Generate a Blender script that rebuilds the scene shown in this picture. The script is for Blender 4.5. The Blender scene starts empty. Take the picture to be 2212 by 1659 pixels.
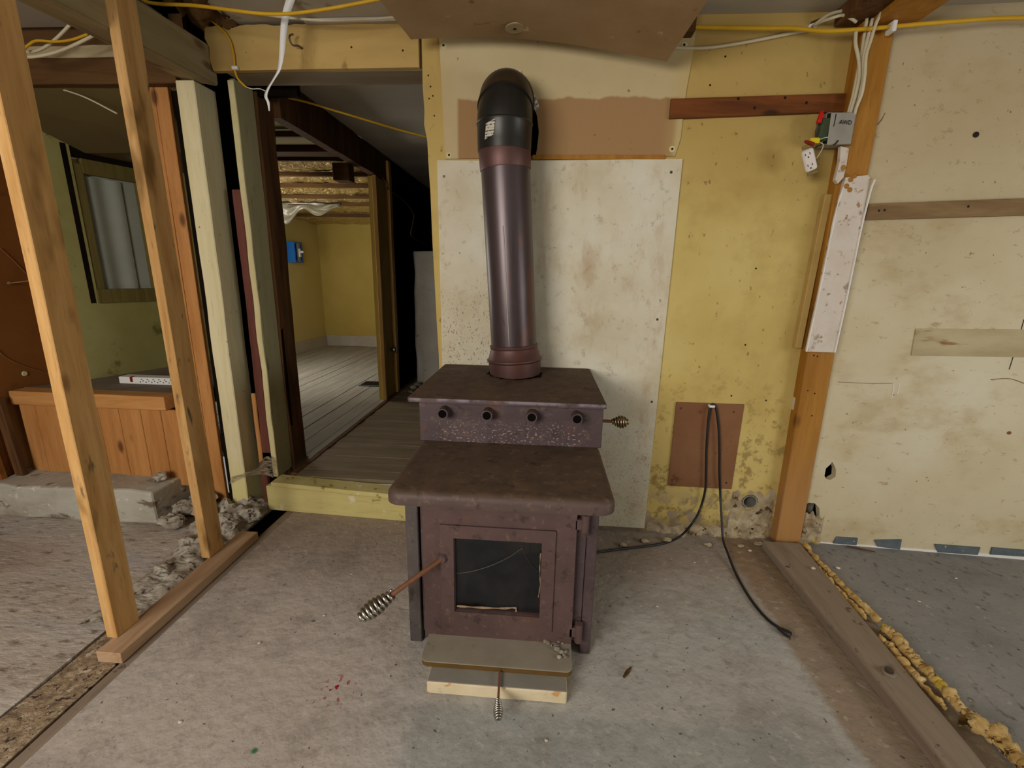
import bpy, bmesh, math, random
from mathutils import Vector, Matrix, noise
from mathutils.geometry import tessellate_polygon

random.seed(7)
scene = bpy.context.scene
COL = scene.collection

# ------------------------------------------------------------------ camera
FW, FH, FPX = 2212.0, 1659.0, 967.16
CAM = Vector((0.0, 0.0, 1.25))
R = Matrix(((0.99722416, 0.03463484, -0.06591204),
            (0.07219373, -0.23312559, 0.96976313),
            (0.01822181, -0.97182966, -0.23497889)))
cd = bpy.data.cameras.new('camera'); cam = bpy.data.objects.new('camera', cd); COL.objects.link(cam)
cd.sensor_width = 36.0; cd.sensor_fit = 'HORIZONTAL'; cd.lens = FPX / FW * 36.0; cd.clip_start = 0.02
rx, ry, rz = R.col[0], -R.col[1], -R.col[2]
cam.matrix_world = Matrix(((rx[0], ry[0], rz[0], CAM[0]), (rx[1], ry[1], rz[1], CAM[1]),
                           (rx[2], ry[2], rz[2], CAM[2]), (0, 0, 0, 1)))
scene.camera = cam

# ------------------------------------------------------------------ light
world = bpy.data.worlds.new('daylight'); scene.world = world; world.use_nodes = True
bgn = world.node_tree.nodes['Background']
bgn.inputs[0].default_value = (1.0, 0.965, 0.90, 1); bgn.inputs[1].default_value = 0.30

def area(name, loc, target, sx, sy, power, color=(1, 1, 1)):
    l = bpy.data.lights.new(name, 'AREA'); l.shape = 'RECTANGLE'; l.size = sx; l.size_y = sy
    l.energy = power; l.color = color
    o = bpy.data.objects.new(name, l); COL.objects.link(o); o.location = loc
    o.rotation_euler = (Vector(target) - Vector(loc)).to_track_quat('-Z', 'Y').to_euler()
    return o
area('daylight_rear_left_window', (-1.6, -1.5, 1.6), (-0.1, 1.3, 0.2), 1.5, 1.1, 82, (1, 0.965, 0.91))
area('daylight_right_window', (3.2, 0.2, 1.15), (0.4, 1.2, 0.0), 1.6, 0.9, 40, (0.95, 0.98, 1.0))
area('fill_far_room', (-2.35, 3.6, 1.5), (-3.1, 6.4, 1.0), 0.8, 0.8, 11, (1, 0.98, 0.9))  # added fill lamp for the far room walls, no window stands here
area('fill_far_room_side', (-3.35, 4.2, 1.15), (-1.5, 4.4, 1.5), 1.1, 0.9, 24, (1, 0.98, 0.92))  # added fill lamp to brighten the far room roof, no window built

scene.view_settings.view_transform = 'Standard'
scene.view_settings.look = 'None'
scene.view_settings.exposure = -0.12
scene.view_settings.gamma = 1.0
scene.view_settings.use_curve_mapping = False

cy = scene.cycles
cy.max_bounces = 6; cy.diffuse_bounces = 3; cy.glossy_bounces = 3; cy.transmission_bounces = 3; cy.transparent_max_bounces = 6
cy.caustics_reflective = False; cy.caustics_refractive = False; cy.sample_clamp_indirect = 4.0
cy.use_adaptive_sampling = True; cy.adaptive_threshold = 0.045

# ------------------------------------------------------------------ measuring helpers
D = 2.09                                     # distance of the back wall's face
def ray(px, py):
    return R @ Vector((px - FW / 2, py - FH / 2, FPX))
def W(px, py, y=D):                          # point on an upright plane at depth y
    r = ray(px, py); return CAM + r * (y / r.y)
def F(px, py, z=0.0):                        # point on a level plane at height z
    r = ray(px, py); return CAM + r * ((z - CAM.z) / r.z)
def WR(px, py, y=D - 0.02):                  # point on the right-hand wall, which turns slightly towards the room
    r = ray(px, py); t = (y + SK * 1.3) / (r.y + SK * r.x); return CAM + r * t
SK = 0.051
def S(px, py, x):                            # point on a side plane
    r = ray(px, py); return CAM + r * (x / r.x)

# ------------------------------------------------------------------ mesh helpers
def nbm(): return bmesh.new()

def obj(name, bm, mat, parent=None, smooth=False, label=None, cat=None, group=None, kind=None, autos=None):
    bmesh.ops.recalc_face_normals(bm, faces=bm.faces[:])
    xs = [v.co for v in bm.verts]
    lo = Vector([min(v[i] for v in xs) for i in range(3)]); hi = Vector([max(v[i] for v in xs) for i in range(3)])
    org = Vector(((lo.x + hi.x) / 2, (lo.y + hi.y) / 2, lo.z))
    for v in bm.verts: v.co -= org
    me = bpy.data.meshes.new(name)
    if smooth:
        for f in bm.faces: f.smooth = True
    if autos is not None:
        for f in bm.faces: f.smooth = True
        for e in bm.edges:
            if len(e.link_faces) == 2 and e.calc_face_angle(0) > math.radians(autos): e.smooth = False
    bm.to_mesh(me); bm.free()
    o = bpy.data.objects.new(name, me); COL.objects.link(o)
    me.materials.append(mat)
    if parent is not None:
        o.parent = parent
        p = parent; base = Vector()
        while p: base += p.location; p = p.parent
        o.location = org - base
    else:
        o.location = org
    tag(o, label, cat, group, kind)
    return o

def tag(o, label=None, cat=None, group=None, kind=None):
    if label: o['label'] = label
    if cat: o['category'] = cat
    if group: o['group'] = group
    if kind: o['kind'] = kind
    return o

def empty(name, loc, label, cat, group=None, kind=None):
    o = bpy.data.objects.new(name, None); COL.objects.link(o); o.location = loc; o.empty_display_size = 0.05
    return tag(o, label, cat, group, kind)

def hexa(bm, c):
    """c: 8 corners, bottom ring 0-3 then top ring 4-7"""
    v = [bm.verts.new(Vector(p)) for p in c]
    for f in ((0, 3, 2, 1), (4, 5, 6, 7), (0, 1, 5, 4), (1, 2, 6, 5), (2, 3, 7, 6), (3, 0, 4, 7)):
        bm.faces.new([v[i] for i in f])
    return v

def box(bm, x0, x1, y0, y1, z0, z1, lean=(0, 0), bevel=0.0, seg=1):
    lx, ly = lean
    t = nbm()
    hexa(t, [(x0, y0, z0), (x1, y0, z0), (x1, y1, z0), (x0, y1, z0),
             (x0 + lx, y0 + ly, z1), (x1 + lx, y0 + ly, z1), (x1 + lx, y1 + ly, z1), (x0 + lx, y1 + ly, z1)])
    if bevel: bmesh.ops.bevel(t, geom=t.edges[:] , offset=bevel, segments=seg, affect='EDGES', profile=0.5)
    merge(bm, t); return bm

def merge(bm, t):
    m = {}
    for v in t.verts: m[v] = bm.verts.new(v.co)
    for f in t.faces:
        try: bm.faces.new([m[v] for v in f.verts])
        except ValueError: pass
    t.free()

def B(x0, x1, y0, y1, z0, z1, lean=(0, 0), bevel=0.003, seg=1):
    return box(nbm(), x0, x1, y0, y1, z0, z1, lean, bevel, seg)

def rough(bm, amp, scale=9.0, cuts=6, seed=0.0, longest=True):
    """split the long edges and push the vertices about, for sawn and broken pieces"""
    L = max((e.calc_length() for e in bm.edges))
    es = [e for e in bm.edges if e.calc_length() > L * 0.6] if longest else bm.edges[:]
    bmesh.ops.subdivide_edges(bm, edges=es, cuts=cuts, use_grid_fill=True)
    for v in bm.verts:
        n = noise.noise_vector(v.co * scale + Vector((seed, seed * 1.7, -seed)))
        v.co += n * amp
    return bm

def sheet(outer, holes, y0, y1, jit=0.0):
    """flat slab in the XZ plane between depths y0 and y1, with holes"""
    bm = nbm(); loops = [outer] + holes
    pts = [p for l in loops for p in l]
    tris = tessellate_polygon([[Vector((p[0], p[1], 0)) for p in l] for l in loops])
    fr = [bm.verts.new((p[0], y0, p[1])) for p in pts]
    bk = [bm.verts.new((p[0], y1, p[1])) for p in pts]
    for t in tris:
        try:
            bm.faces.new([fr[i] for i in t]); bm.faces.new([bk[i] for i in reversed(t)])
        except ValueError: pass
    k = 0
    for l in loops:
        n = len(l)
        for i in range(n):
            a, b = k + i, k + (i + 1) % n
            bm.faces.new([fr[a], fr[b], bk[b], bk[a]])
        k += n
    return bm

def WX(pix, y=D):
    return [(W(*p, y).x, W(*p, y).z) for p in pix]

def WXR(pix, y=D - 0.02):
    return [(WR(*p, y).x, WR(*p, y).z) for p in pix]

def shear(o):
    p = o; base = Vector()
    while p: base += p.location; p = p.parent
    for v in o.data.vertices: v.co.y -= SK * (v.co.x + base.x - 1.3)
    return o

def catmull(pts, k=8):
    P = [Vector(p) for p in pts]
    if len(P) < 3: return P
    Q = [P[0] * 2 - P[1]] + P + [P[-1] * 2 - P[-2]]
    out = []
    for i in range(1, len(Q) - 2):
        a, b, c, d = Q[i - 1], Q[i], Q[i + 1], Q[i + 2]
        for j in range(k):
            t = j / k
            out.append(0.5 * ((2 * b) + (c - a) * t + (2 * a - 5 * b + 4 * c - d) * t * t + (3 * b - a - 3 * c + d) * t ** 3))
    out.append(P[-1]); return out

def tube(pts, r, n=8, caps=True, bm=None, flat=1.0, up=None):
    bm = bm or nbm()
    P = [Vector(p) for p in pts]; m = len(P)
    rings = []
    T = (P[1] - P[0]).normalized()
    ref = Vector(up) if up else (Vector((0, 0, 1)) if abs(T.z) < 0.9 else Vector((1, 0, 0)))
    N = (ref - T * ref.dot(T)).normalized()
    for i in range(m):
        T = (P[min(i + 1, m - 1)] - P[max(i - 1, 0)]).normalized()
        N = (N - T * N.dot(T)).normalized(); Bn = T.cross(N)
        rr = r[i] if isinstance(r, (list, tuple)) else r
        rings.append([bm.verts.new(P[i] + (N * math.cos(2 * math.pi * j / n) * flat + Bn * math.sin(2 * math.pi * j / n)) * rr) for j in range(n)])
    for i in range(m - 1):
        for j in range(n):
            bm.faces.new([rings[i][j], rings[i][(j + 1) % n], rings[i + 1][(j + 1) % n], rings[i + 1][j]])
    if caps:
        bm.faces.new(rings[0][::-1]); bm.faces.new(rings[-1])
    return bm

def lathe(profile, axis_p, axis_d, n=32, cap0=True, cap1=True, bm=None):
    """profile: list of (distance along the axis, radius)"""
    bm = bm or nbm()
    d = Vector(axis_d).normalized(); ref = Vector((0, 0, 1)) if abs(d.z) < 0.9 else Vector((1, 0, 0))
    N = (ref - d * ref.dot(d)).normalized(); Bn = d.cross(N)
    rings = []
    for s, r in profile:
        c = Vector(axis_p) + d * s
        rings.append([bm.verts.new(c + (N * math.cos(2 * math.pi * j / n) + Bn * math.sin(2 * math.pi * j / n)) * r) for j in range(n)])
    for i in range(len(rings) - 1):
        for j in range(n):
            bm.faces.new([rings[i][j], rings[i][(j + 1) % n], rings[i + 1][(j + 1) % n], rings[i + 1][j]])
    if cap0: bm.faces.new(rings[0][::-1])
    if cap1: bm.faces.new(rings[-1])
    return bm

def grid(fn, nu, nv, thick=0.0, bm=None):
    """fn(u, v) -> point; u, v in 0..1; optional thickness along the mean normal"""
    bm = bm or nbm()
    g = [[bm.verts.new(fn(i / nu, j / nv)) for j in range(nv + 1)] for i in range(nu + 1)]
    for i in range(nu):
        for j in range(nv):
            bm.faces.new([g[i][j], g[i + 1][j], g[i + 1][j + 1], g[i][j + 1]])
    if thick:
        bm.normal_update()
        bmesh.ops.solidify(bm, geom=bm.faces[:], thickness=thick)
    return bm

def rock(c, r, seed, squash=(1, 1, 0.7), sub=2, amp=0.45):
    bm = nbm(); bmesh.ops.create_icosphere(bm, subdivisions=sub, radius=1.0)
    for v in bm.verts:
        n = noise.noise(v.co * 1.3 + Vector((seed * 3.1, seed, -seed))) + 0.5 * noise.noise(v.co * 3.1 + Vector((seed, 0, seed)))
        k = 1 + amp * n
        v.co = Vector((v.co.x * squash[0], v.co.y * squash[1], v.co.z * squash[2])) * k * r
    zmin = min(v.co.z for v in bm.verts)
    for v in bm.verts: v.co += Vector(c) - Vector((0, 0, zmin))
    return bm

# ------------------------------------------------------------------ materials
def c(r, g, b):
    f = lambda v: (v / 255 / 12.92) if v / 255 <= 0.04045 else ((v / 255 + 0.055) / 1.055) ** 2.4
    return (f(r), f(g), f(b), 1.0)

class NT:
    def __init__(s, name, rough=0.85, metal=0.0, spec=0.3):
        s.m = bpy.data.materials.new(name); s.m.use_nodes = True
        s.t = s.m.node_tree; s.n = s.t.nodes
        s.b = s.n['Principled BSDF']; s.out = s.n['Material Output']
        s.b.inputs['Roughness'].default_value = rough; s.b.inputs['Metallic'].default_value = metal
        s.b.inputs['Specular IOR Level'].default_value = spec
        s.pos = s.n.new('ShaderNodeNewGeometry').outputs['Position']
        sp = s.n.new('ShaderNodeSeparateXYZ'); s.t.links.new(s.pos, sp.inputs[0])
        s.x, s.y, s.z = sp.outputs
    def L(s, a, b): s.t.links.new(a, b)
    def put(s, v, inp):
        if hasattr(v, 'links') or isinstance(v, bpy.types.NodeSocket): s.L(v, inp)
        else: inp.default_value = v
    def noise(s, scale, detail=4, rough=0.55, st=(1, 1, 1), off=0.0, dist=0.0):
        vm = s.n.new('ShaderNodeVectorMath'); vm.operation = 'MULTIPLY_ADD'
        s.L(s.pos, vm.inputs[0]); vm.inputs[1].default_value = st; vm.inputs[2].default_value = (off, off * 0.7, -off)
        nn = s.n.new('ShaderNodeTexNoise'); s.L(vm.outputs[0], nn.inputs['Vector'])
        nn.inputs['Scale'].default_value = scale; nn.inputs['Detail'].default_value = detail
        nn.inputs['Roughness'].default_value = rough; nn.inputs['Distortion'].default_value = dist
        return nn.outputs['Fac']
    def vor(s, scale, st=(1, 1, 1), feat='F1', off=0.0):
        vm = s.n.new('ShaderNodeVectorMath'); vm.operation = 'MULTIPLY_ADD'
        s.L(s.pos, vm.inputs[0]); vm.inputs[1].default_value = st; vm.inputs[2].default_value = (off, off, off)
        nn = s.n.new('ShaderNodeTexVoronoi'); nn.feature = feat; s.L(vm.outputs[0], nn.inputs['Vector'])
        nn.inputs['Scale'].default_value = scale
        return nn.outputs['Distance']
    def ma(s, op, a, b=0.0, cl=False):
        nn = s.n.new('ShaderNodeMath'); nn.operation = op; nn.use_clamp = cl
        s.put(a, nn.inputs[0]); s.put(b, nn.inputs[1]); return nn.outputs[0]
    def sm(s, f, lo, hi):
        nn = s.n.new('ShaderNodeMapRange'); nn.interpolation_type = 'SMOOTHSTEP'
        s.put(f, nn.inputs[0]); nn.inputs[1].default_value = lo; nn.inputs[2].default_value = hi
        nn.inputs[3].default_value = 0.0; nn.inputs[4].default_value = 1.0
        return nn.outputs[0]
    def ramp(s, f, stops):
        nn = s.n.new('ShaderNodeValToRGB'); s.L(f, nn.inputs[0]); e = nn.color_ramp.elements
        while len(e) < len(stops): e.new(0.5)
        for k, (p, col) in enumerate(stops): e[k].position = p; e[k].color = col
        return nn.outputs[0]
    def mix(s, f, a, b):
        nn = s.n.new('ShaderNodeMix'); nn.data_type = 'RGBA'
        s.put(f, nn.inputs[0]); s.put(a, nn.inputs[6]); s.put(b, nn.inputs[7]); return nn.outputs[2]
    def rect(s, a, a0, a1, b, b0, b1, soft=0.01, wob=0.0, wsc=8.0):
        if wob:
            n = s.ma('MULTIPLY', s.ma('SUBTRACT', s.noise(wsc, 3), 0.5), wob * 2)
            a = s.ma('ADD', a, n); b = s.ma('ADD', b, n)
        f = s.sm(a, a0 - soft, a0 + soft)
        f = s.ma('MULTIPLY', f, s.ma('SUBTRACT', 1.0, s.sm(a, a1 - soft, a1 + soft)))
        f = s.ma('MULTIPLY', f, s.sm(b, b0 - soft, b0 + soft))
        return s.ma('MULTIPLY', f, s.ma('SUBTRACT', 1.0, s.sm(b, b1 - soft, b1 + soft)))
    def blob(s, px, py, pz, r0, r1):
        vm = s.n.new('ShaderNodeVectorMath'); vm.operation = 'DISTANCE'
        s.L(s.pos, vm.inputs[0]); vm.inputs[1].default_value = (px, py, pz)
        return s.ma('SUBTRACT', 1.0, s.sm(vm.outputs['Value'], r0, r1))
    def bump(s, f, strength=0.3, dist=0.004):
        nn = s.n.new('ShaderNodeBump'); nn.inputs['Strength'].default_value = strength
        nn.inputs['Distance'].default_value = dist
        s.L(f, nn.inputs['Height']); s.L(nn.outputs[0], s.b.inputs['Normal'])
    def done(s, col):
        s.put(col, s.b.inputs['Base Color']); return s.m

def paint(name, c1, c2, c3=None, scale=3.0, st=(1, 1, 1), rough=0.85, metal=0.0, spec=0.3,
          spots=(), masks=(), bump=0.25, bs=40.0, bd=0.003, detail=5):
    s = NT(name, rough, metal, spec)
    f = s.noise(scale, detail, 0.6, st)
    stops = [(0.3, c1), (0.7, c2)] if c3 is None else [(0.28, c1), (0.5, c2), (0.72, c3)]
    col = s.ramp(f, stops)
    for mcol, fn in masks: col = s.mix(fn(s), col, mcol)
    for i, (scol, sc, lo, hi, sst) in enumerate(spots):
        col = s.mix(s.sm(s.noise(sc, 3, 0.6, sst, off=3.3 + i * 7), lo, hi), col, scol)
    if bump: s.bump(s.noise(bs, 4, 0.6, st), bump, bd)
    return s.done(col)

def wood(name, c1, c2, axis, rough=0.75, knots=True, kcol=None, sc=1.0, spots=(), masks=(), spec=0.25, off=0.0):
    s = NT(name, rough, 0, spec)
    st = [9.0, 9.0, 9.0]; st['xyz'.index(axis)] = 0.8
    f = s.noise(3.2 * sc, 5, 0.6, st, off=off, dist=0.6)
    col = s.ramp(f, [(0.3, c1), (0.68, c2)])
    f2 = s.noise(16 * sc, 3, 0.6, st, off=off + 5)
    dark = tuple(v * 0.55 for v in c1[:3]) + (1,)
    col = s.mix(s.ma('MULTIPLY', s.sm(f2, 0.55, 0.75), 0.35), col, dark)
    if knots:
        stk = [1.0, 1.0, 1.0]; stk['xyz'.index(axis)] = 0.45
        v = s.vor(7.0, stk, off=off)
        col = s.mix(s.ma('MULTIPLY', s.ma('SUBTRACT', 1.0, s.sm(v, 0.05, 0.16)), 0.8), col, kcol or dark)
    for mcol, fn in masks: col = s.mix(fn(s), col, mcol)
    for i, (scol, q, lo, hi, sst) in enumerate(spots):
        col = s.mix(s.sm(s.noise(q, 3, 0.6, sst, off=3.3 + i * 7), lo, hi), col, scol)
    s.bump(f2, 0.2, 0.002)
    return s.done(col)

I1 = (1, 1, 1)
BLACK = c(14, 11, 8)

# concrete ------------------------------------------------------------------
def floor_mat():
    s = NT('worn_concrete', 0.9, 0, 0.2)
    big = s.noise(1.6, 4, 0.6, I1)
    col = s.ramp(big, [(0.3, c(164, 160, 153)), (0.5, c(178, 174, 166)), (0.7, c(165, 168, 165))])
    # reddish dust on the left, grey round the hearth, darker dust to the right
    col = s.mix(s.ma('MULTIPLY', s.sm(s.ma('ADD', s.ma('MULTIPLY', s.x, -1.0), s.ma('MULTIPLY', big, 0.5)), 0.42, 0.85), 0.55), col, c(186, 166, 150))
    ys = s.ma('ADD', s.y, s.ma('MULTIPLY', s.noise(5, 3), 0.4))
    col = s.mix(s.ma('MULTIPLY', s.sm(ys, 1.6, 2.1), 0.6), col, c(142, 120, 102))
    col = s.mix(s.ma('MULTIPLY', s.rect(s.x, -0.335, 0.75, s.y, 0.2, 1.06, 0.012, 0.02, 4), 0.42), col, c(142, 145, 140))
    # brown strip along the right sill: stain, with the sill's shadow painted in
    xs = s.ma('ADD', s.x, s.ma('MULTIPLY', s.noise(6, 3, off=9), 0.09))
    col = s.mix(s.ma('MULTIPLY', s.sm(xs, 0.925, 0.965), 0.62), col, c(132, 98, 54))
    n2 = s.noise(22, 5, 0.65, (1, 1, 1), off=2)
    col = s.mix(s.ma('MULTIPLY', s.sm(s.noise(4.5, 5, 0.65, off=15), 0.46, 0.72), 0.5), col, c(130, 122, 112))
    col = s.mix(s.ma('MULTIPLY', s.sm(n2, 0.52, 0.72), 0.45), col, c(118, 112, 104))
    col = s.mix(s.ma('MULTIPLY', s.sm(s.noise(95, 3, 0.6, off=19), 0.6, 0.74), 0.35), col, c(96, 92, 86))
    col = s.mix(s.ma('MULTIPLY', s.sm(s.noise(30, 4, 0.6, off=4), 0.56, 0.72), 0.5), col, c(196, 188, 174))
    col = s.mix(s.ma('MULTIPLY', s.sm(s.noise(55, 2, 0.5, off=11), 0.68, 0.74), 0.75), col, c(60, 52, 46))
    # red and green paint drips
    red = s.ma('MULTIPLY', s.blob(F(728, 1490).x, F(728, 1490).y, 0, 0.01, 0.085), s.sm(s.noise(44, 2, 0.5, off=6), 0.585, 0.62))
    col = s.mix(red, col, c(150, 30, 48))
    col = s.mix(s.ma('MULTIPLY', s.blob(F(550, 1622).x, F(550, 1622).y, 0, 0.004, 0.012), 0.9), col, c(20, 110, 70))
    s.bump(s.ma('ADD', s.noise(26, 4, 0.55), s.ma('MULTIPLY', s.noise(9, 3), 0.7)), 0.55, 0.010)
    return s.done(col)
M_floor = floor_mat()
M_floor_left = paint('old_slab', c(158, 144, 128), c(184, 172, 158), c(172, 167, 162), scale=2.4, st=(1, 2.2, 1), bump=0.6, bs=20, bd=0.010,
                     spots=((c(126, 112, 98), 14, 0.54, 0.74, (1, 2.5, 1)), (c(200, 192, 182), 18, 0.56, 0.74, (1, 2.5, 1)), (c(86, 72, 60), 60, 0.68, 0.76, I1)))
M_aggr = paint('exposed_aggregate', c(96, 82, 70), c(150, 128, 100), c(176, 158, 132), scale=34, bump=0.9, bs=60, bd=0.008,
               spots=((c(58, 46, 42), 50, 0.58, 0.66, I1), (c(186, 172, 148), 44, 0.62, 0.68, I1)))
M_floor_right = paint('dark_concrete', c(116, 114, 111), c(134, 131, 127), c(146, 141, 135), scale=2.5, bump=0.5, bs=26, bd=0.008,
                      spots=((c(92, 88, 84), 24, 0.56, 0.75, (1.6, 1, 1)), (c(160, 152, 142), 34, 0.64, 0.72, I1), (c(96, 66, 40), 46, 0.69, 0.74, I1)))
M_kerb = paint('kerb_concrete', c(150, 142, 124), c(176, 170, 154), c(188, 184, 170), scale=4, st=(1, 1, 2), bump=0.5, bs=30, bd=0.006,
               spots=((c(112, 98, 80), 9, 0.58, 0.72, (1, 1, 2)), (c(206, 200, 188), 20, 0.6, 0.7, I1)))
M_rubble = paint('broken_concrete', c(112, 98, 80), c(160, 150, 134), c(196, 188, 172), scale=14, bump=0.8, bs=60, bd=0.006,
                 spots=((c(70, 56, 42), 24, 0.58, 0.68, I1),))
M_dark = paint('dark_cavity', c(16, 12, 8), c(30, 22, 14), scale=6, rough=0.95, spec=0.05, bump=0.2)
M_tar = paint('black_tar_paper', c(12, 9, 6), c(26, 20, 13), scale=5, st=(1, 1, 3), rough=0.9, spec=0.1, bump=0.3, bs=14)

# walls ---------------------------------------------------------------------
def low(s, z0, z1, wob=0.25):
    return s.ma('SUBTRACT', 1.0, s.sm(s.ma('ADD', s.z, s.ma('MULTIPLY', s.ma('SUBTRACT', s.noise(6, 4), 0.5), wob * 2)), z0, z1))
def yellow_mat():
    s = NT('yellow_wall_paint', 0.7, 0, 0.3)
    col = s.ramp(s.noise(2.2, 4), [(0.3, c(192, 164, 92)), (0.55, c(204, 179, 106)), (0.75, c(212, 190, 120))])
    col = s.mix(s.ma('MULTIPLY', s.sm(s.z, 1.25, 2.2), 0.6), col, c(172, 138, 76))       # weaker light near the wall top, painted into the colour
    col = s.mix(s.ma('MULTIPLY', s.sm(s.noise(5, 5, 0.65, off=16), 0.5, 0.7), 0.35), col, c(168, 138, 72))
    dirt = s.sm(s.noise(18, 5, 0.7, off=3), 0.52, 0.64)
    col = s.mix(s.ma('MULTIPLY', s.ma('MULTIPLY', dirt, low(s, 0.35, 0.95)), 0.7), col, c(128, 100, 52))
    col = s.mix(s.ma('MULTIPLY', s.sm(s.noise(46, 3, 0.6, (1, 1, 0.6), off=8), 0.66, 0.72), 0.6), col, c(112, 84, 40))
    peel = s.ma('MULTIPLY', s.sm(s.noise(12, 5, 0.65, off=12), 0.47, 0.52), low(s, 0.06, 0.3, 0.16))
    col = s.mix(peel, col, c(158, 140, 112))
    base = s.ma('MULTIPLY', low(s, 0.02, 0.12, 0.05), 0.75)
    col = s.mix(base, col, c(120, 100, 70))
    s.bump(s.ma('ADD', s.noise(10, 3), s.ma('MULTIPLY', peel, -0.6)), 0.35, 0.006)
    return s.done(col)
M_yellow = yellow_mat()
M_header = paint('yellow_timber_paint', c(172, 140, 80), c(188, 156, 92), c(196, 166, 102), scale=2.5, st=(0.6, 1, 2), rough=0.7,
                 spots=((c(140, 108, 56), 10, 0.62, 0.75, (1, 1, 0.5)), (c(84, 62, 34), 44, 0.72, 0.76, I1)), bump=0.3, bs=14, bd=0.004)
def right_mat():
    s = NT('cream_wall_paint', 0.75, 0, 0.3)
    col = s.ramp(s.noise(1.8, 5), [(0.3, c(192, 176, 140)), (0.5, c(204, 190, 156)), (0.72, c(212, 202, 174))])
    col = s.mix(s.ma('MULTIPLY', s.sm(s.noise(3.2, 5, 0.65, (1, 1, 1.6), off=5), 0.5, 0.72), 0.5), col, c(172, 146, 98))
    col = s.mix(s.ma('MULTIPLY', s.sm(s.z, 1.1, 2.25), 0.55), col, c(166, 140, 94))  # darker upwards: the dimmer light up there is put into the colour
    col = s.mix(s.ma('MULTIPLY', s.sm(s.noise(26, 5, 0.75, (0.7, 1, 1.2), off=9), 0.58, 0.7), 0.5), col, c(146, 108, 62))
    col = s.mix(s.ma('MULTIPLY', s.sm(s.noise(44, 3, 0.6, off=2), 0.69, 0.73), 0.7), col, c(92, 64, 34))
    s.bump(s.noise(9, 3), 0.12, 0.006)
    return s.done(col)
M_right = right_mat()
def panel_mat():
    s = NT('mildewed_white_board', 0.8, 0, 0.25)
    col = s.ramp(s.noise(3, 5), [(0.3, c(198, 184, 152)), (0.5, c(212, 202, 176)), (0.72, c(222, 216, 198))])
    sp = s.sm(s.noise(120, 3, 0.6, (1, 1, 0.8)), 0.57, 0.70)
    m = s.ma('ADD', s.ma('MULTIPLY', low(s, 0.95, 1.35), s.ma('SUBTRACT', 1.0, s.sm(s.x, -0.18, -0.02))), s.ma('MULTIPLY', low(s, 0.35, 0.9), 0.6), True)
    col = s.mix(s.ma('MULTIPLY', sp, s.ma('MULTIPLY', m, 0.8)), col, c(86, 66, 48))
    # brown vertical streaks beside the flue
    run = s.ma('MULTIPLY', s.rect(s.x, -0.07, 0.02, s.z, 0.6, 1.66, 0.03, 0.02, 5), s.sm(s.noise(9, 4, 0.6, (1, 1, 0.25)), 0.4, 0.66))
    col = s.mix(s.ma('MULTIPLY', run, 0.55), col, c(150, 122, 62))
    col = s.mix(s.ma('MULTIPLY', s.sm(s.noise(7, 5, 0.65, (1, 1, 0.5), off=4), 0.52, 0.72), 0.5), col, c(176, 142, 102))
    col = s.mix(s.ma('MULTIPLY', s.sm(s.noise(24, 5, 0.7, off=13), 0.56, 0.7), 0.4), col, c(150, 122, 88))
    col = s.mix(s.ma('MULTIPLY', s.sm(s.noise(42, 3, 0.6, off=7), 0.69, 0.73), 0.6), col, c(110, 78, 50))
    s.bump(s.noise(38, 4), 0.35, 0.004)
    return s.done(col)
M_panel = panel_mat()
zt = W(1300, 214).z
def patch_mat():
    s = NT('patched_board', 0.8, 0, 0.25)
    col = s.ramp(s.noise(3, 4), [(0.3, c(190, 168, 124)), (0.7, c(202, 184, 142))])
    zz = s.ma('ADD', s.z, s.ma('MULTIPLY', s.ma('SUBTRACT', s.noise(7, 3, 0.6, (1, 1, 0.3)), 0.5), 0.05))
    tan = s.ma('SUBTRACT', 1.0, s.sm(zz, zt - 0.006, zt + 0.006))
    tan = s.ma('MULTIPLY', tan, s.sm(s.x, -0.40, -0.385))
    tan = s.ma('MULTIPLY', tan, s.ma('SUBTRACT', 1.0, s.sm(s.x, 0.50, 0.53)))
    col = s.mix(tan, col, c(164, 128, 86))
    col = s.mix(s.ma('MULTIPLY', s.sm(s.x, 0.44, 0.56), 0.55), col, c(196, 172, 108))
    col = s.mix(s.ma('MULTIPLY', s.sm(s.noise(40, 3, 0.6, off=2), 0.7, 0.74), 0.7), col, c(110, 80, 44))
    s.bump(s.noise(20, 3), 0.2, 0.003)
    return s.done(col)
M_patch = patch_mat()
M_shield = paint('stained_cement_board', c(138, 110, 74), c(154, 126, 88), c(166, 140, 104), scale=2.5, rough=0.85,
                 spots=((c(116, 82, 46), 9, 0.64, 0.74, I1), (c(190, 160, 120), 14, 0.66, 0.74, I1)), bump=0.2, bs=30)
M_ceil = paint('grey_ceiling_board', c(170, 160, 142), c(184, 176, 160), scale=2, bump=0.2, bs=20, spots=((c(140, 126, 104), 8, 0.64, 0.76, I1),))
M_hallceil = paint('dull_grey_ceiling', c(190, 182, 166), c(206, 198, 184), scale=2, st=(0.5, 2, 1), bump=0.15, bs=16)
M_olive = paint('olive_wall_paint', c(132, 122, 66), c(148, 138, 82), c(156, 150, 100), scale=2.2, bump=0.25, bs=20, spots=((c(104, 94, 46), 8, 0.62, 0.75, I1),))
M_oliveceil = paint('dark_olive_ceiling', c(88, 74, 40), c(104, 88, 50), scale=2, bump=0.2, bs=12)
M_brownwall = paint('brown_wall_board', c(120, 70, 24), c(138, 86, 34), scale=2, bump=0.2, bs=16, spots=((c(92, 52, 16), 7, 0.6, 0.76, I1),))
M_faryel = paint('mustard_wall_paint', c(182, 154, 74), c(196, 170, 90), scale=1.6, bump=0.15, bs=12)
M_farpale = paint('pale_mustard_paint', c(206, 184, 110), c(214, 194, 124), scale=1.6, bump=0.15, bs=12)
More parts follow.
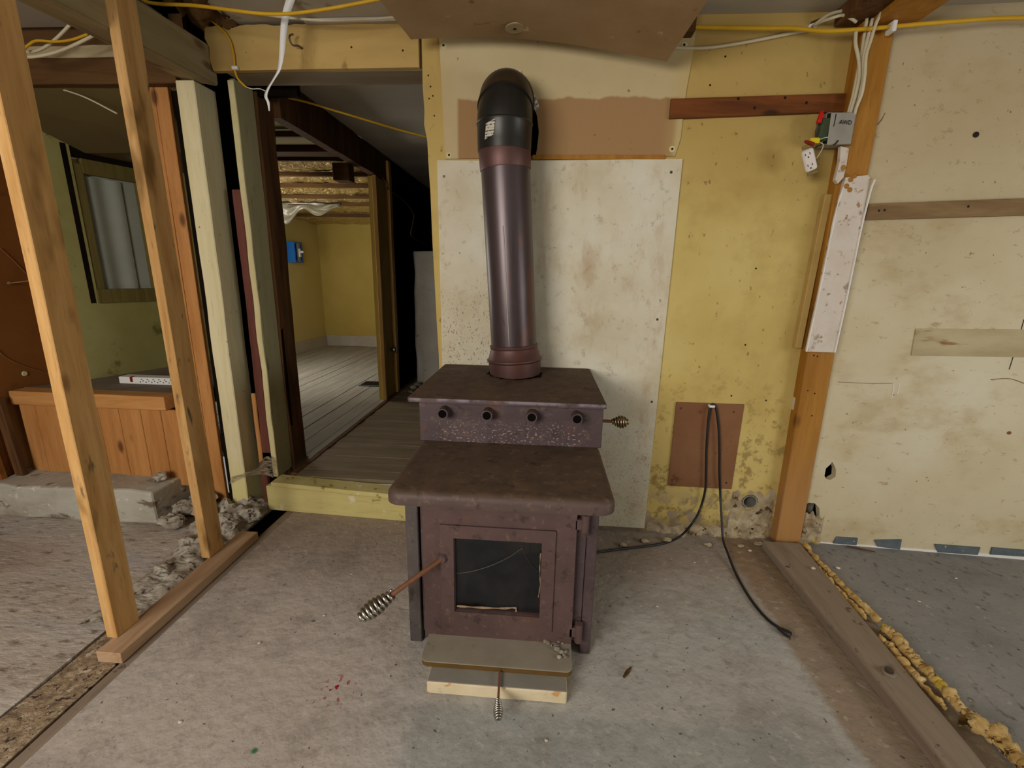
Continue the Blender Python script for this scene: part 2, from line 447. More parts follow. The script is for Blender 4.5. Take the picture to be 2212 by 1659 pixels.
M_white = paint('chipped_white_paint', c(200, 184, 166), c(214, 202, 188), c(208, 190, 172), scale=5, bump=0.5, bs=34, bd=0.005,
                spots=((c(164, 124, 90), 34, 0.6, 0.7, I1), (c(160, 146, 130), 22, 0.58, 0.7, I1)))
M_whiteedge = paint('white_edge_paint', c(226, 222, 212), c(236, 232, 224), scale=8, bump=0.2)
M_blue = paint('slate_blue_paint', c(82, 92, 96), c(100, 108, 110), scale=16, bump=0.3, spots=((c(206, 192, 150), 34, 0.66, 0.72, (1, 1, 2)),))
M_dirtpatch = paint('dirty_plaster_patch', c(168, 150, 112), c(190, 175, 138), scale=6, st=(0.6, 1, 2), bump=0.5, bs=18, bd=0.006,
                    spots=((c(140, 104, 58), 12, 0.6, 0.72, (0.4, 1, 2)),))
M_crumble = paint('crumbling_plaster', c(134, 112, 80), c(168, 150, 120), c(196, 182, 150), scale=16, bump=0.9, bs=50, bd=0.008,
                  spots=((c(190, 160, 84), 11, 0.6, 0.66, I1), (c(80, 64, 44), 26, 0.6, 0.68, I1)))

# timber --------------------------------------------------------------------
M_stud = wood('new_pine_stud', c(182, 134, 74), c(212, 168, 108), 'z', sc=0.9, kcol=c(120, 70, 30), spots=((c(132, 98, 52), 7, 0.56, 0.72, (1, 1, 0.4)), (c(112, 92, 62), 26, 0.62, 0.74, (1, 1, 0.3))))
M_plate = wood('dusty_pine_plate', c(164, 128, 94), c(188, 156, 122), 'y', sc=0.9)
M_pine = wood('varnished_pine', c(170, 112, 58), c(194, 138, 80), 'z', sc=0.8, kcol=c(70, 34, 20), rough=0.55)
M_ledge = wood('rough_pine_ledge', c(178, 122, 64), c(204, 150, 90), 'x', sc=0.8)
M_ledgetop = paint('dusty_ledge_top', c(112, 98, 84), c(136, 122, 106), scale=4, bump=0.2)
M_orange = wood('orange_fir', c(150, 98, 28), c(174, 122, 46), 'z', sc=0.7, kcol=c(96, 56, 20), rough=0.6,
                masks=((c(178, 132, 84), lambda s: s.ma('MULTIPLY', s.ma('SUBTRACT', 1.0, s.sm(s.z, 0.1, 0.7)), 0.7)),))
M_cream = wood('cream_painted_post', c(206, 192, 146), c(220, 208, 168), 'z', knots=False, sc=0.7,
               spots=((c(120, 96, 56), 34, 0.68, 0.74, I1),), masks=((c(214, 202, 128), lambda s: s.ma('MULTIPLY', s.ma('SUBTRACT', 1.0, s.sm(s.z, 0.1, 0.35)), 0.7)),))
M_beam = wood('grey_painted_beam', c(140, 124, 88), c(162, 146, 108), 'y', sc=0.6, kcol=c(90, 74, 44), spots=((c(112, 94, 56), 8, 0.54, 0.72, (1, 0.5, 1)),))
M_jamb = wood('pale_green_jamb', c(160, 150, 108), c(178, 168, 126), 'z', knots=False, sc=0.6, spots=((c(118, 104, 66), 10, 0.62, 0.76, (1, 1, 0.4)),))
M_jambedge = paint('flaking_cream_edge', c(206, 192, 138), c(220, 208, 160), scale=9, bump=0.5, bs=40)
M_darktim = wood('old_dark_timber', c(62, 40, 20), c(112, 76, 42), 'z', sc=0.8, knots=False)
M_redlath = wood('red_brown_lath', c(84, 44, 34), c(112, 64, 52), 'z', sc=0.8, knots=False)
M_greytim = wood('grey_header_timber', c(128, 112, 86), c(146, 130, 102), 'x', sc=0.6, knots=False)
M_strip = wood('dark_stained_strip', c(84, 42, 14), c(124, 70, 26), 'x', sc=0.9, kcol=c(40, 20, 8), rough=0.6)
M_strip2 = wood('weathered_strip', c(112, 86, 54), c(144, 116, 78), 'x', sc=0.9, kcol=c(60, 40, 22))
M_sill = wood('yellow_painted_sill', c(196, 180, 112), c(212, 198, 134), 'x', knots=False, sc=0.6, spots=((c(150, 122, 66), 14, 0.6, 0.7, I1), (c(216, 206, 170), 10, 0.62, 0.7, I1)))
M_sillr = wood('dusty_grey_sill', c(128, 110, 92), c(150, 134, 116), 'y', knots=False, sc=0.6, spots=((c(92, 74, 58), 24, 0.64, 0.72, I1),))
M_plank = wood('worn_brown_plank', c(112, 97, 74), c(138, 122, 98), 'x', knots=False, sc=0.7)
M_plank2 = wood('worn_grey_plank', c(148, 140, 126), c(172, 165, 152), 'y', knots=False, sc=0.7)
M_fascia = wood('dark_fascia_board', c(78, 52, 24), c(98, 68, 34), 'x', knots=False, sc=0.6)
M_batten = wood('roof_batten', c(62, 40, 16), c(96, 64, 28), 'x', knots=False, sc=0.7)
M_doorstrip = wood('raw_door_edge', c(176, 132, 66), c(198, 156, 90), 'z', knots=False, sc=0.7)
M_hardboard = paint('brown_hardboard', c(126, 84, 54), c(140, 98, 66), scale=5, bump=0.2, bs=30, spots=((c(104, 62, 34), 12, 0.6, 0.72, I1), (c(84, 52, 34), 40, 0.7, 0.75, I1)))
M_basebd = paint('greyed_baseboard', c(176, 164, 146), c(192, 182, 166), scale=4, bump=0.2)
M_winframe = wood('olive_window_frame', c(96, 84, 40), c(116, 102, 54), 'z', knots=False)

# metal and others ----------------------------------------------------------
def stove_mat(name, c1, c2, dust=None, corr=False):
    s = NT(name, 0.62, 0.25, 0.4)
    col = s.ramp(s.noise(4, 5, 0.6), [(0.3, c1), (0.7, c2)])
    col = s.mix(s.ma('MULTIPLY', s.sm(s.noise(9, 4, 0.6, off=5), 0.56, 0.72), 0.45), col, c(108, 70, 50))
    if corr:
        band = s.rect(s.x, -0.36, 0.16, s.z, 0.655, 0.735, 0.03, 0.05, 5)
        col = s.mix(s.ma('MULTIPLY', band, s.sm(s.noise(150, 2, 0.5, (0.7, 1, 1.2), off=3), 0.60, 0.66)), col, c(176, 150, 138))
        edge = s.ma('MULTIPLY', s.sm(s.z, 0.823, 0.829), s.ma('SUBTRACT', 1.0, s.sm(s.y, 1.462, 1.468)))
        col = s.mix(s.ma('MULTIPLY', s.ma('MULTIPLY', edge, s.sm(s.noise(9, 3, 0.6, off=14), 0.42, 0.58)), 0.7), col, c(146, 134, 142))
    if dust is not None:
        nn = s.n.new('ShaderNodeSeparateXYZ'); g = s.n.new('ShaderNodeNewGeometry'); s.L(g.outputs['Normal'], nn.inputs[0])
        up = s.sm(nn.outputs[2], 0.5, 0.95)
        col = s.mix(s.ma('MULTIPLY', up, 0.85), col, s.ramp(s.noise(12, 5, 0.6, off=8), [(0.3, dust[0]), (0.7, dust[1])]))
        s.put(s.ma('ADD', s.ma('MULTIPLY', up, 0.25), 0.6), s.b.inputs['Roughness'])
    col = s.mix(s.ma('MULTIPLY', s.sm(s.noise(38, 4, 0.65, off=17), 0.55, 0.7), 0.5), col, c(124, 102, 82))
    col = s.mix(s.ma('MULTIPLY', s.sm(s.noise(26, 4, 0.65, off=21), 0.56, 0.7), 0.55), col, c(48, 36, 32))
    s.bump(s.noise(90, 3), 0.3, 0.002)
    return s.done(col)
M_stove = stove_mat('rusty_purple_steel', c(72, 58, 58), c(94, 77, 77), dust=(c(74, 56, 42), c(100, 78, 58)), corr=True)
M_stoveshelf = stove_mat('rusty_brown_plate', c(76, 60, 54), c(94, 76, 70), dust=(c(72, 56, 40), c(102, 80, 60)))
M_stovedoor = stove_mat('rust_brown_door', c(84, 64, 60), c(104, 80, 75))
M_stoveside = stove_mat('grey_steel_side', c(76, 70, 70), c(100, 90, 84))
M_lip = paint('dusty_ash_lip', c(128, 116, 98), c(146, 136, 118), scale=5, rough=0.85, bump=0.2, spots=((c(110, 96, 74), 9, 0.6, 0.7, I1),))
M_lipedge = paint('rust_lip_edge', c(88, 64, 20), c(104, 76, 34), scale=9, rough=0.7)
def pipe_mat(name, a, b, rough):
    s = NT(name, rough, 0.55, 0.5)
    col = s.ramp(s.noise(9, 4, 0.6, (1, 1, 0.12)), [(0.32, a), (0.66, b)])
    col = s.mix(s.ma('MULTIPLY', s.sm(s.noise(8, 4, 0.6, (1, 1, 0.35), off=4), 0.56, 0.68), 0.6), col, c(104, 66, 52))
    col = s.mix(s.ma('MULTIPLY', s.sm(s.noise(30, 3, 0.6, (1, 1, 0.2), off=6), 0.66, 0.74), 0.5), col, c(40, 30, 28))
    s.bump(s.noise(40, 3, 0.6, (1, 1, 0.3)), 0.12, 0.002)
    return s.done(col)
M_pipe = pipe_mat('rusted_stovepipe', c(62, 50, 49), c(88, 76, 77), 0.36)
M_collar = pipe_mat('rusted_collar', c(84, 58, 54), c(102, 72, 67), 0.5)
M_blackpipe = pipe_mat('black_stovepipe', c(38, 38, 36), c(54, 52, 48), 0.38)
M_elbow = pipe_mat('brown_black_elbow', c(62, 50, 36), c(82, 66, 48), 0.5)
M_tubein = paint('soot_black', c(8, 7, 6), c(16, 13, 11), scale=8, rough=0.95, spec=0.05, bump=0)
M_nickel = NT('nickel_coil', 0.32, 1.0).done(c(190, 186, 174))
M_brasscoil = NT('tarnished_coil', 0.35, 1.0).done(c(150, 130, 98))
M_rust = paint('rust_rod', c(110, 72, 48), c(136, 92, 66), scale=20, rough=0.7, metal=0.2)
M_screw = NT('screw_metal', 0.5, 0.8).done(c(96, 88, 76))
M_nail = NT('dark_nail', 0.7, 0.3).done(c(40, 30, 20))
M_washer = paint('zinc_washer', c(160, 142, 104), c(170, 152, 116), scale=10, rough=0.6, metal=0.2)
M_black = NT('black_rubber', 0.45, 0, 0.5).done(c(26, 26, 28))
M_yelcab = paint('yellow_cable_jacket', c(196, 150, 22), c(212, 168, 40), scale=8, rough=0.5, bump=0)
M_whtcab = paint('cream_cable_jacket', c(196, 184, 150), c(212, 202, 172), scale=8, rough=0.55, bump=0)
M_brncab = paint('brown_wire', c(128, 88, 44), c(150, 106, 58), scale=8, rough=0.6, bump=0)
M_clip = NT('white_plastic', 0.5).done(c(232, 230, 224))
M_galv = paint('galvanised_box', c(150, 144, 132), c(168, 162, 150), scale=12, rough=0.5, metal=0.35, bump=0.05)
M_recep = NT('ivory_receptacle', 0.5).done(c(226, 216, 208))
M_devblue = NT('blue_grey_casing', 0.4).done(c(90, 112, 122))
M_yoke = NT('tarnished_yoke', 0.6, 0.5).done(c(120, 104, 62))
M_red = NT('red_wire_nut', 0.45).done(c(200, 24, 20))
M_darkred = NT('dark_red_wire_nut', 0.5).done(c(124, 28, 22))
M_yelnut = NT('yellow_wire_nut', 0.45).done(c(222, 196, 30))
M_green = paint('green_box_inside', c(70, 84, 56), c(86, 98, 70), scale=10, bump=0)
M_bluebox = NT('blue_outlet_box', 0.4).done(c(30, 108, 190))
M_foam = paint('spray_foam', c(156, 120, 62), c(194, 160, 98), c(214, 188, 134), scale=22, rough=0.7, bump=0.5, bs=50, bd=0.004,
               spots=((c(140, 92, 34), 20, 0.6, 0.7, I1), (c(196, 166, 60), 12, 0.6, 0.7, I1)))
M_slab = paint('painted_firebrick', c(204, 186, 148), c(222, 204, 170), scale=9, bump=0.5, bs=40, bd=0.004,
               spots=((c(200, 150, 96), 24, 0.58, 0.66, I1), (c(126, 130, 140), 12, 0.64, 0.7, (1, 1, 3))))
M_gasket = paint('sooty_gasket', c(120, 96, 70), c(176, 150, 118), scale=40, bump=0.3)
M_slabtop = paint('dusty_slab_top', c(124, 118, 106), c(140, 134, 122), scale=6, bump=0.3)
M_chip = paint('plaster_chip', c(196, 182, 160), c(220, 210, 196), scale=30, bump=0.2)
M_batt = paint('paper_faced_batt', c(192, 182, 164), c(210, 202, 188), scale=5, bump=0.7, bs=9, bd=0.02, spots=((c(150, 138, 116), 8, 0.62, 0.72, (1, 1, 2)),))
M_fluff = paint('brown_insulation', c(70, 46, 20), c(122, 88, 46), scale=14, bump=0.8, bs=30, bd=0.01)
def plastic_mat():
    s = NT('gold_vapour_plastic', 0.2, 0.55, 0.9)
    col = s.ramp(s.noise(7, 4, 0.6, (1, 3, 1)), [(0.3, c(172, 134, 62)), (0.7, c(226, 196, 128))])
    s.b.inputs['Coat Weight'].default_value = 0.6; s.b.inputs['Coat Roughness'].default_value = 0.08
    s.bump(s.noise(11, 4, 0.6, (2.5, 1, 1), dist=2.0), 1.0, 0.06)
    return s.done(col)
M_plastic = plastic_mat()
M_clearpl = paint('cloudy_plastic', c(128, 120, 96), c(150, 142, 120), scale=8, rough=0.25, spec=0.7, bump=0.5, bs=16, bd=0.01)
M_roofbd = paint('olive_roof_board', c(146, 128, 80), c(164, 148, 98), scale=2, bump=0.15, bs=10)
M_pane = paint('hazy_window_pane', c(150, 152, 140), c(168, 170, 158), scale=2, rough=0.3, bump=0)
def glass_mat():
    s = NT('sooty_stove_glass', 0.12, 0, 0.5)
    tr = s.n.new('ShaderNodeBsdfTransparent'); tr.inputs[0].default_value = (0.75, 0.74, 0.72, 1)
    gl = s.n.new('ShaderNodeBsdfGlossy'); gl.inputs['Roughness'].default_value = 0.12; gl.inputs[0].default_value = (0.75, 0.8, 0.9, 1)
    lw = s.n.new('ShaderNodeLayerWeight'); lw.inputs[0].default_value = 0.25
    f = s.ma('ADD', s.ma('MULTIPLY', lw.outputs[0], 0.5), 0.05, True)
    mx = s.n.new('ShaderNodeMixShader'); s.L(f, mx.inputs[0]); s.L(tr.outputs[0], mx.inputs[1]); s.L(gl.outputs[0], mx.inputs[2])
    df = s.n.new('ShaderNodeBsdfDiffuse'); df.inputs[0].default_value = c(50, 48, 48)
    mx2 = s.n.new('ShaderNodeMixShader'); s.put(s.ma('MULTIPLY', s.sm(s.noise(9, 4), 0.4, 0.65), 0.6), mx2.inputs[0])
    s.L(mx.outputs[0], mx2.inputs[1]); s.L(df.outputs[0], mx2.inputs[2]); s.L(mx2.outputs[0], s.out.inputs[0])
    return s.m
M_glass = glass_mat()
def web_mat():
    s = NT('dusty_cobweb', 0.9)
    tr = s.n.new('ShaderNodeBsdfTransparent'); df = s.n.new('ShaderNodeBsdfDiffuse'); df.inputs[0].default_value = c(150, 136, 112)
    mx = s.n.new('ShaderNodeMixShader'); s.put(s.sm(s.noise(40, 4, 0.6, (1, 1, 3)), 0.25, 0.75), mx.inputs[0])
    s.L(tr.outputs[0], mx.inputs[1]); s.L(df.outputs[0], mx.inputs[2]); s.L(mx.outputs[0], s.out.inputs[0])
    return s.m
M_web = web_mat()
M_label = NT('paper_label', 0.6)
_l = M_label
_f = _l.ma('MULTIPLY', _l.sm(_l.ma('SINE', _l.ma('MULTIPLY', _l.z, 620.0)), 0.2, 0.6), _l.sm(_l.noise(70, 2), 0.4, 0.55))
M_label = _l.done(_l.mix(_f, c(196, 188, 170), c(40, 36, 30)))

ST = 'structure'
# ================================================================== the setting
# ---- floors
def slab(name, x0, x1, y0, y1, ztop, th, mat, label, nx=40, ny=40, amp=0.002, seed=0.0):
    bm = grid(lambda u, v: Vector((x0 + (x1 - x0) * u, y0 + (y1 - y0) * v,
              ztop + amp * noise.noise(Vector(((x0 + (x1 - x0) * u) * 5, (y0 + (y1 - y0) * v) * 5, seed))))), nx, ny)
    ext = bmesh.ops.extrude_face_region(bm, geom=bm.faces[:])
    for v in [e for e in ext['geom'] if isinstance(e, bmesh.types.BMVert)]: v.co.z = ztop - th
    return obj(name, bm, mat, None, label=label, cat='floor', kind=ST)
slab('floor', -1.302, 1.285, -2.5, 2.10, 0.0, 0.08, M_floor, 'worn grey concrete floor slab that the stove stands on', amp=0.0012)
slab('floor', 1.287, 4.5, -2.5, 2.10, 0.0, 0.08, M_floor_right, 'dark grey concrete floor to the right of the dusty sill', amp=0.0012, seed=4)
slab('floor', -4.5, -1.512, -2.5, 2.25, 0.0, 0.08, M_floor_left, 'old streaked brown-grey concrete floor left of the bare studs', amp=0.004, seed=8)
slab('floor', -1.502, -1.352, -2.5, 1.80, -0.004, 0.08, M_aggr, 'strip of exposed pebbly aggregate between two floor cracks', nx=12, ny=90, amp=0.008, seed=2)
slab('floor', -1.341, -1.304, -2.5, 2.10, -0.002, 0.08, M_sillr, 'narrow tan screed strip along the floor crack', nx=3, ny=60, amp=0.002, seed=6)
obj('floor_subsoil', B(-4.5, 4.5, -2.5, 2.3, -0.14, -0.09, bevel=0), M_dark, label='dark ground showing in the floor cracks', cat='floor', kind=ST)

# ---- back wall with the flue hole and pipe hole
left_edge = [(912, 120), (913, 186), (917, 240), (916, 268), (923, 305), (925, 345), (930, 420), (934, 520), (939, 610), (943, 690), (948, 770), (950, 830)]
le = WX(left_edge)
outer = [(le[0][0], 2.257)] + le[1:] + [(-0.49, 0.0), (1.2, 0.0), (1.2, 2.257)]
flue = WX([(1060, 185), (1085, 166), (1106, 166), (1112, 172), (1130, 182), (1143, 196), (1148, 222), (1158, 236), (1166, 262), (1167, 300), (1160, 338), (1100, 344), (1050, 338), (1036, 300), (1032, 240), (1040, 205)])
ph = W(1619, 1083)
def ring(cx, cz, r, n=14, j=0.0, sx=1.0, sd=0):
    return [(cx + sx * r * math.cos(2 * math.pi * k / n) * (1 + j * noise.noise(Vector((k * 1.7, sd, 0)))),
             cz + r * math.sin(2 * math.pi * k / n) * (1 + j * noise.noise(Vector((k * 1.7, sd, 3))))) for k in range(n)]
nick = WX([(1745, 60), (1752, 46), (1768, 40), (1782, 36), (1779, 46), (1768, 54), (1757, 62)])
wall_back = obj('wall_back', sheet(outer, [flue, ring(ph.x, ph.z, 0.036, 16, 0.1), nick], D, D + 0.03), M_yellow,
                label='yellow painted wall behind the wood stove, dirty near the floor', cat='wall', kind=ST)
obj('wall_cavity', B(-0.46, 3.2, 2.24, 2.27, 0.0, 2.257, bevel=0), M_dark, label='dark cavity behind the back wall boards', cat='wall', kind=ST)
# crumbled plaster along its foot
def crumble(x0, x1, ztop, y, seed, yo=0.03, nx=46, nz=14):
    def fn(u, v):
        x = x0 + (x1 - x0) * u
        zt_ = ztop(u)
        z = zt_ * v
        e = min(1.0, 6 * min(u, 1 - u)) * (1 - v) ** 0.6
        d = yo * e * (0.45 + 0.9 * noise.fractal(Vector((x * 16, z * 16, seed)), 1.0, 2.0, 4))
        return Vector((x, y - max(d, 0.0005), z))
    return grid(fn, nx, nz)
obj('crumbled_plaster', crumble(0.56, 1.16, lambda u: 0.045 + 0.04 * noise.noise(Vector((u * 7, 1, 0))), D, 1.0, 0.05, 60, 10), M_crumble, wall_back, kind='stuff', label='crumbling grey-brown plaster along the foot of the yellow wall')
bmc = crumble(0.955, 1.16, lambda u: 0.24 + 0.05 * noise.noise(Vector((u * 6, 4, 0))), D, 5.0, 0.028, 40, 36)
dead = [f for f in bmc.faces if (Vector((f.calc_center_median().x - ph.x, 0, f.calc_center_median().z - ph.z))).length < 0.04]
bmesh.ops.delete(bmc, geom=dead, context='FACES')
obj('crumbled_plaster', bmc, M_crumble, wall_back, kind='stuff', label='broken plaster around the round pipe hole')
# header above the doorway
hd = empty('wall_header', (-1.0, D, 2.08), 'yellow painted header over the doorway with a ragged top edge', 'wall', kind=ST)
hp = WX([(470, 158), (600, 155), (720, 153), (860, 151), (905, 152), (912, 186)])
front = [(-1.447, 2.078), (-1.20, 2.080), (-0.98, 2.081), (-0.70, 2.082), (-0.552, 2.083), (-0.552, 2.252)]
k = 30
for i in range(k + 1):
    u = i / k; x = -0.552 + (-1.462 + 0.552) * u
    front.append((x, 2.247 - (0.010 * abs(noise.noise(Vector((x * 22, 0, 0)))) * 2 if u > 0.45 else 0)))
front += [(-1.468, 2.20), (-1.452, 2.165), (-1.457, 2.12)]
obj('header_board', sheet(front, [], D - 0.012, D + 0.012), M_header, hd)
obj('header_timber', B(-1.41, -0.545, D + 0.012, 2.246, 2.081, 2.25), M_greytim, hd)
hb = obj('ceiling', B(-1.342, 4.0, -2.5, 2.13, 2.257, 2.30, bevel=0), M_ceil, label='grey ceiling board over the stove room', cat='ceiling', kind=ST)
obj('ceiling', B(-4.5, -1.66, -2.5, 2.10, 2.262, 2.30, bevel=0), M_ceil, label='grey ceiling board left of the beam', cat='ceiling', kind=ST)
obj('ceiling_cavity', B(-1.70, -1.30, -2.5, 2.5, 2.44, 2.47, bevel=0), M_dark, label='dark open ceiling bay above the beam', cat='ceiling', kind=ST)
obj('ceiling_cavity_back', B(-1.70, -1.20, 2.30, 2.33, 2.06, 2.46, bevel=0), M_dark, label='black gap behind the end of the beam', cat='ceiling', kind=ST)
obj('ceiling_cavity_side', B(-1.72, -1.662, -2.5, 2.5, 2.255, 2.46, bevel=0), M_dark, label='dark left side of the open ceiling bay', cat='ceiling', kind=ST)
obj('ceiling_cavity_side', B(-1.342, -1.30, -2.5, 2.5, 2.30, 2.46, bevel=0), M_dark, label='dark right side of the open ceiling bay', cat='ceiling', kind=ST)
obj('wall_alcove_top', B(-4.5, -1.6, 2.135, 2.16, 2.07, 2.32, bevel=0), M_fascia, label='brown board above the alcove fascia', cat='wall', kind=ST)
obj('trim_1', B(-1.02, -0.52, D - 0.035, D - 0.012, 2.240, 2.256), M_ceil, label='thin grey moulding where the header meets the ceiling', cat='trim', kind=ST)

# ---- wall right of the post
hA = WXR([(1781, 1028), (1784, 1012), (1794, 1003), (1798, 998), (1802, 1005), (1806, 1015), (1805, 1030), (1793, 1037), (1784, 1034)], D - 0.02)
hB = WXR([(1733, 1110), (1736, 1095), (1746, 1086), (1760, 1087), (1770, 1098), (1771, 1118), (1765, 1132), (1752, 1140), (1740, 1135)], D - 0.02)
wall_right = obj('wall_right', sheet([(1.255, 0), (3.2, 0), (3.2, 2.257), (1.255, 2.257)], [hA, hB], D - 0.02, D + 0.012), M_right,
                 label='stained cream wall to the right of the orange post', cat='wall', kind=ST)
hb2 = WR(1752, 1115, D - 0.02)
obj('broken_plaster', crumble(hb2.x - 0.055, hb2.x + 0.06, lambda u: 0.15 + 0.05 * noise.noise(Vector((u * 5, 9, 0))), D - 0.02, 9.0, 0.05, 26, 20), M_crumble, wall_right, kind='stuff', label='crumbled brown plaster below the hole')
bmr = crumble(hb2.x - 0.07, hb2.x + 0.06, lambda u: 0.3, D + 0.07, 12.0, 0.06, 18, 18)
obj('hole_filling', bmr, M_rubble, wall_right)
for (a, b, d_, e) in (((1808, 1160), (1853, 1163), (1850, 1178), (1800, 1174)), ((1890, 1167), (1948, 1166), (1944, 1187), (1896, 1181)),
                      ((2020, 1176), (2118, 1183), (2112, 1199), (2026, 1193)), ((2144, 1183), (2230, 1190), (2230, 1203), (2140, 1198))):
    obj('paint_patch', sheet(WXR([a, b, d_, e], D - 0.026), [], D - 0.0265, D - 0.0195), M_blue, wall_right, label='slate blue paint patch at the foot of the cream wall')
obj('white_base_band', sheet([(1.31, 0.0), (3.2, 0.0), (3.2, 0.016), (2.1, 0.014), (1.5, 0.008), (1.31, 0.004)], [], D - 0.0235, D - 0.0195), M_whiteedge, wall_right)
obj('plaster_patch', sheet(WXR([(1978, 710), (2230, 712), (2230, 772), (1968, 768)], D - 0.022), [], D - 0.0235, D - 0.0195), M_dirtpatch, wall_right, label='dirty rectangle of unpainted plaster')
obj('wall_side_blocker', B(3.3, 3.4, -2.5, 2.12, 0.0, 2.26, bevel=0), M_right, label='unseen cream wall added at the right to cut side light', cat='wall', kind=ST)  # out of view, added to lower the ambient light from the side
# hairline cracks, scars and small holes as shallow geometry
def scar(parent, pts, r, y, mat):
    obj('crack', tube(catmull([WR(p[0], p[1], y) for p in pts], 4), r, 5), mat, parent)
scar(wall_right, [(2212, 690), (2198, 740), (2180, 798)], 0.0016, D - 0.0205, M_nail)
scar(wall_right, [(1810, 825), (1870, 828), (1928, 828)], 0.0012, D - 0.0205, M_strip2)
scar(wall_right, [(1930, 828), (1928, 850), (1926, 862)], 0.002, D - 0.0205, M_whiteedge)
scar(wall_right, [(1944, 828), (1938, 852)], 0.002, D - 0.0205, M_whiteedge)
scar(wall_right, [(1888, 275), (1902, 262), (1912, 244)], 0.0016, D - 0.0205, M_strip2)
scar(wall_right, [(2140, 820), (2180, 818), (2212, 828)], 0.0018, D - 0.0205, M_strip2)
obj('nail_hole', lathe([(-0.002, 0.011), (0.004, 0.009)], WR(2108, 291, D - 0.021), (0, 1, 0), 10), M_nail, wall_right, label='small black hole high on the cream wall')
obj('nail_hole', lathe([(-0.002, 0.008), (0.004, 0.007)], WR(2180, 1245 - 310, D - 0.021), (0, 1, 0), 8), M_rust, wall_right)

for o_ in [wall_right] + [q for q in wall_right.children if q.name.split('.')[0] not in ('crack', 'nail_hole')]: shear(o_)

# ---- left alcove behind the bare studs
wall_left = obj('wall_left', B(-2.90, -2.79, -2.5, 2.34, 0.0, 2.26, bevel=0), M_brownwall, label='brown board side wall at the far left of the alcove', cat='wall', kind=ST)
obj('wall_left_return', sheet([(-2.80, 0.0), (-2.645, 0.0), (-2.645, 2.02), (-2.80, 2.02)], [], 2.315, 2.34), M_brownwall, label='short brown wall return beside the olive wall', cat='wall', kind=ST)
ox, oy = -2.645, 2.335; odx, ody = 0.318, 0.948       # olive wall runs away from the camera
def OL(t, z, n=0.0):                                  # t along the wall, n out of it towards the alcove
    return Vector((ox + odx * t + ody * n, oy + ody * t - odx * n, z))
def wallbox(t0, t1, z0, z1, n0, n1, bev=0.002):
    bm = nbm(); hexa(bm, [OL(t0, z0, n0), OL(t1, z0, n0), OL(t1, z0, n1), OL(t0, z0, n1), OL(t0, z1, n0), OL(t1, z1, n0), OL(t1, z1, n1), OL(t0, z1, n1)])
    if bev: bmesh.ops.bevel(bm, geom=bm.edges[:], offset=bev, segments=1, affect='EDGES')
    return bm
wt0, wt1, wz0, wz1 = 0.15, 0.50, 1.12, 1.78
wa = empty('wall_alcove', OL(0.6, 0.5), 'olive green alcove wall around the dark window', 'wall', kind=ST)
obj('wall_face', wallbox(-0.01, wt0, 0.3, 2.02, -0.03, 0, 0), M_olive, wa)
obj('wall_face', wallbox(wt1, 0.78, 0.3, 2.02, -0.03, 0, 0), M_olive, wa)
obj('wall_face', wallbox(wt0, wt1, 0.3, wz0 - 0.05, -0.03, 0, 0), M_olive, wa)
obj('wall_face', wallbox(wt0, wt1, wz1 + 0.06, 2.02, -0.03, 0, 0), M_dark, wa)
win = empty('window_1', OL(0.32, 1.07), 'small window with olive frame and hazy grey pane in the alcove', 'window', kind=ST)
obj('window_frame', wallbox(wt0 - 0.012, wt0 + 0.045, wz0 - 0.05, wz1 + 0.03, -0.05, -0.005), M_winframe, win)
obj('window_frame', wallbox(wt1 - 0.045, wt1 + 0.02, wz0 - 0.05, wz1 + 0.03, -0.05, -0.005), M_winframe, win)
obj('window_frame', wallbox(wt0 + 0.045, wt1 - 0.045, wz1 - 0.02, wz1 + 0.06, -0.05, -0.004), M_winframe, win)
obj('window_sill', wallbox(wt0 - 0.005, wt1 + 0.02, wz0 - 0.07, wz0 + 0.01, -0.05, 0.012), M_winframe, win)
obj('reveal_shadow', wallbox(wt0 - 0.04, wt0 - 0.012, wz0 - 0.07, wz1 + 0.12, -0.06, 0.001), M_dark, win)  # dark strip standing for the shadow beside the frame
obj('window_pane', wallbox(wt0 + 0.04, wt1 - 0.04, wz0, wz1 - 0.015, -0.045, -0.035, 0), M_pane, win)
obj('pane_curtain', grid(lambda u, v: OL(wt0 + 0.05 + 0.18 * u, wz0 + 0.01 + (wz1 - wz0 - 0.04) * v, -0.028 + 0.006 * math.sin(u * 9)), 16, 4, 0.001), M_pane, win)
# sloped dark ceiling of the alcove and the fascia in front of it
bmx = nbm(); hexa(bmx, [(-2.9, 2.13, 2.035), (-1.55, 2.13, 2.05), (-1.66, 2.52, 1.87), (-2.9, 2.55, 1.87), (-2.9, 2.13, 2.06), (-1.55, 2.13, 2.075), (-1.66, 2.52, 1.9), (-2.9, 2.55, 1.9)])
bm_low = nbm(); hexa(bm_low, [(-2.9, 2.55, 1.87), (-1.66, 2.52, 1.87), (-1.66, 2.56, 1.87), (-2.35, 3.15, 1.87), (-2.9, 2.55, 1.9), (-1.66, 2.52, 1.9), (-1.66, 2.56, 1.9), (-2.35, 3.15, 1.9)])
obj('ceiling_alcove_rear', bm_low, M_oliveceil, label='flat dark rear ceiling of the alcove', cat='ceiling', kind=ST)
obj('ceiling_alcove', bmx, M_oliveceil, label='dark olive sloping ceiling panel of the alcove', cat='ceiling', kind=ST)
bm = nbm(); hexa(bm, [(-2.40, 3.06, 0.0), (-1.66, 2.50, 0.0), (-1.64, 2.53, 0.0), (-2.38, 3.09, 0.0), (-2.40, 3.06, 2.05), (-1.66, 2.50, 2.05), (-1.64, 2.53, 2.05), (-2.38, 3.09, 2.05)])
obj('wall_alcove_end', bm, M_olive, label='slanting olive end wall of the alcove', cat='wall', kind=ST)
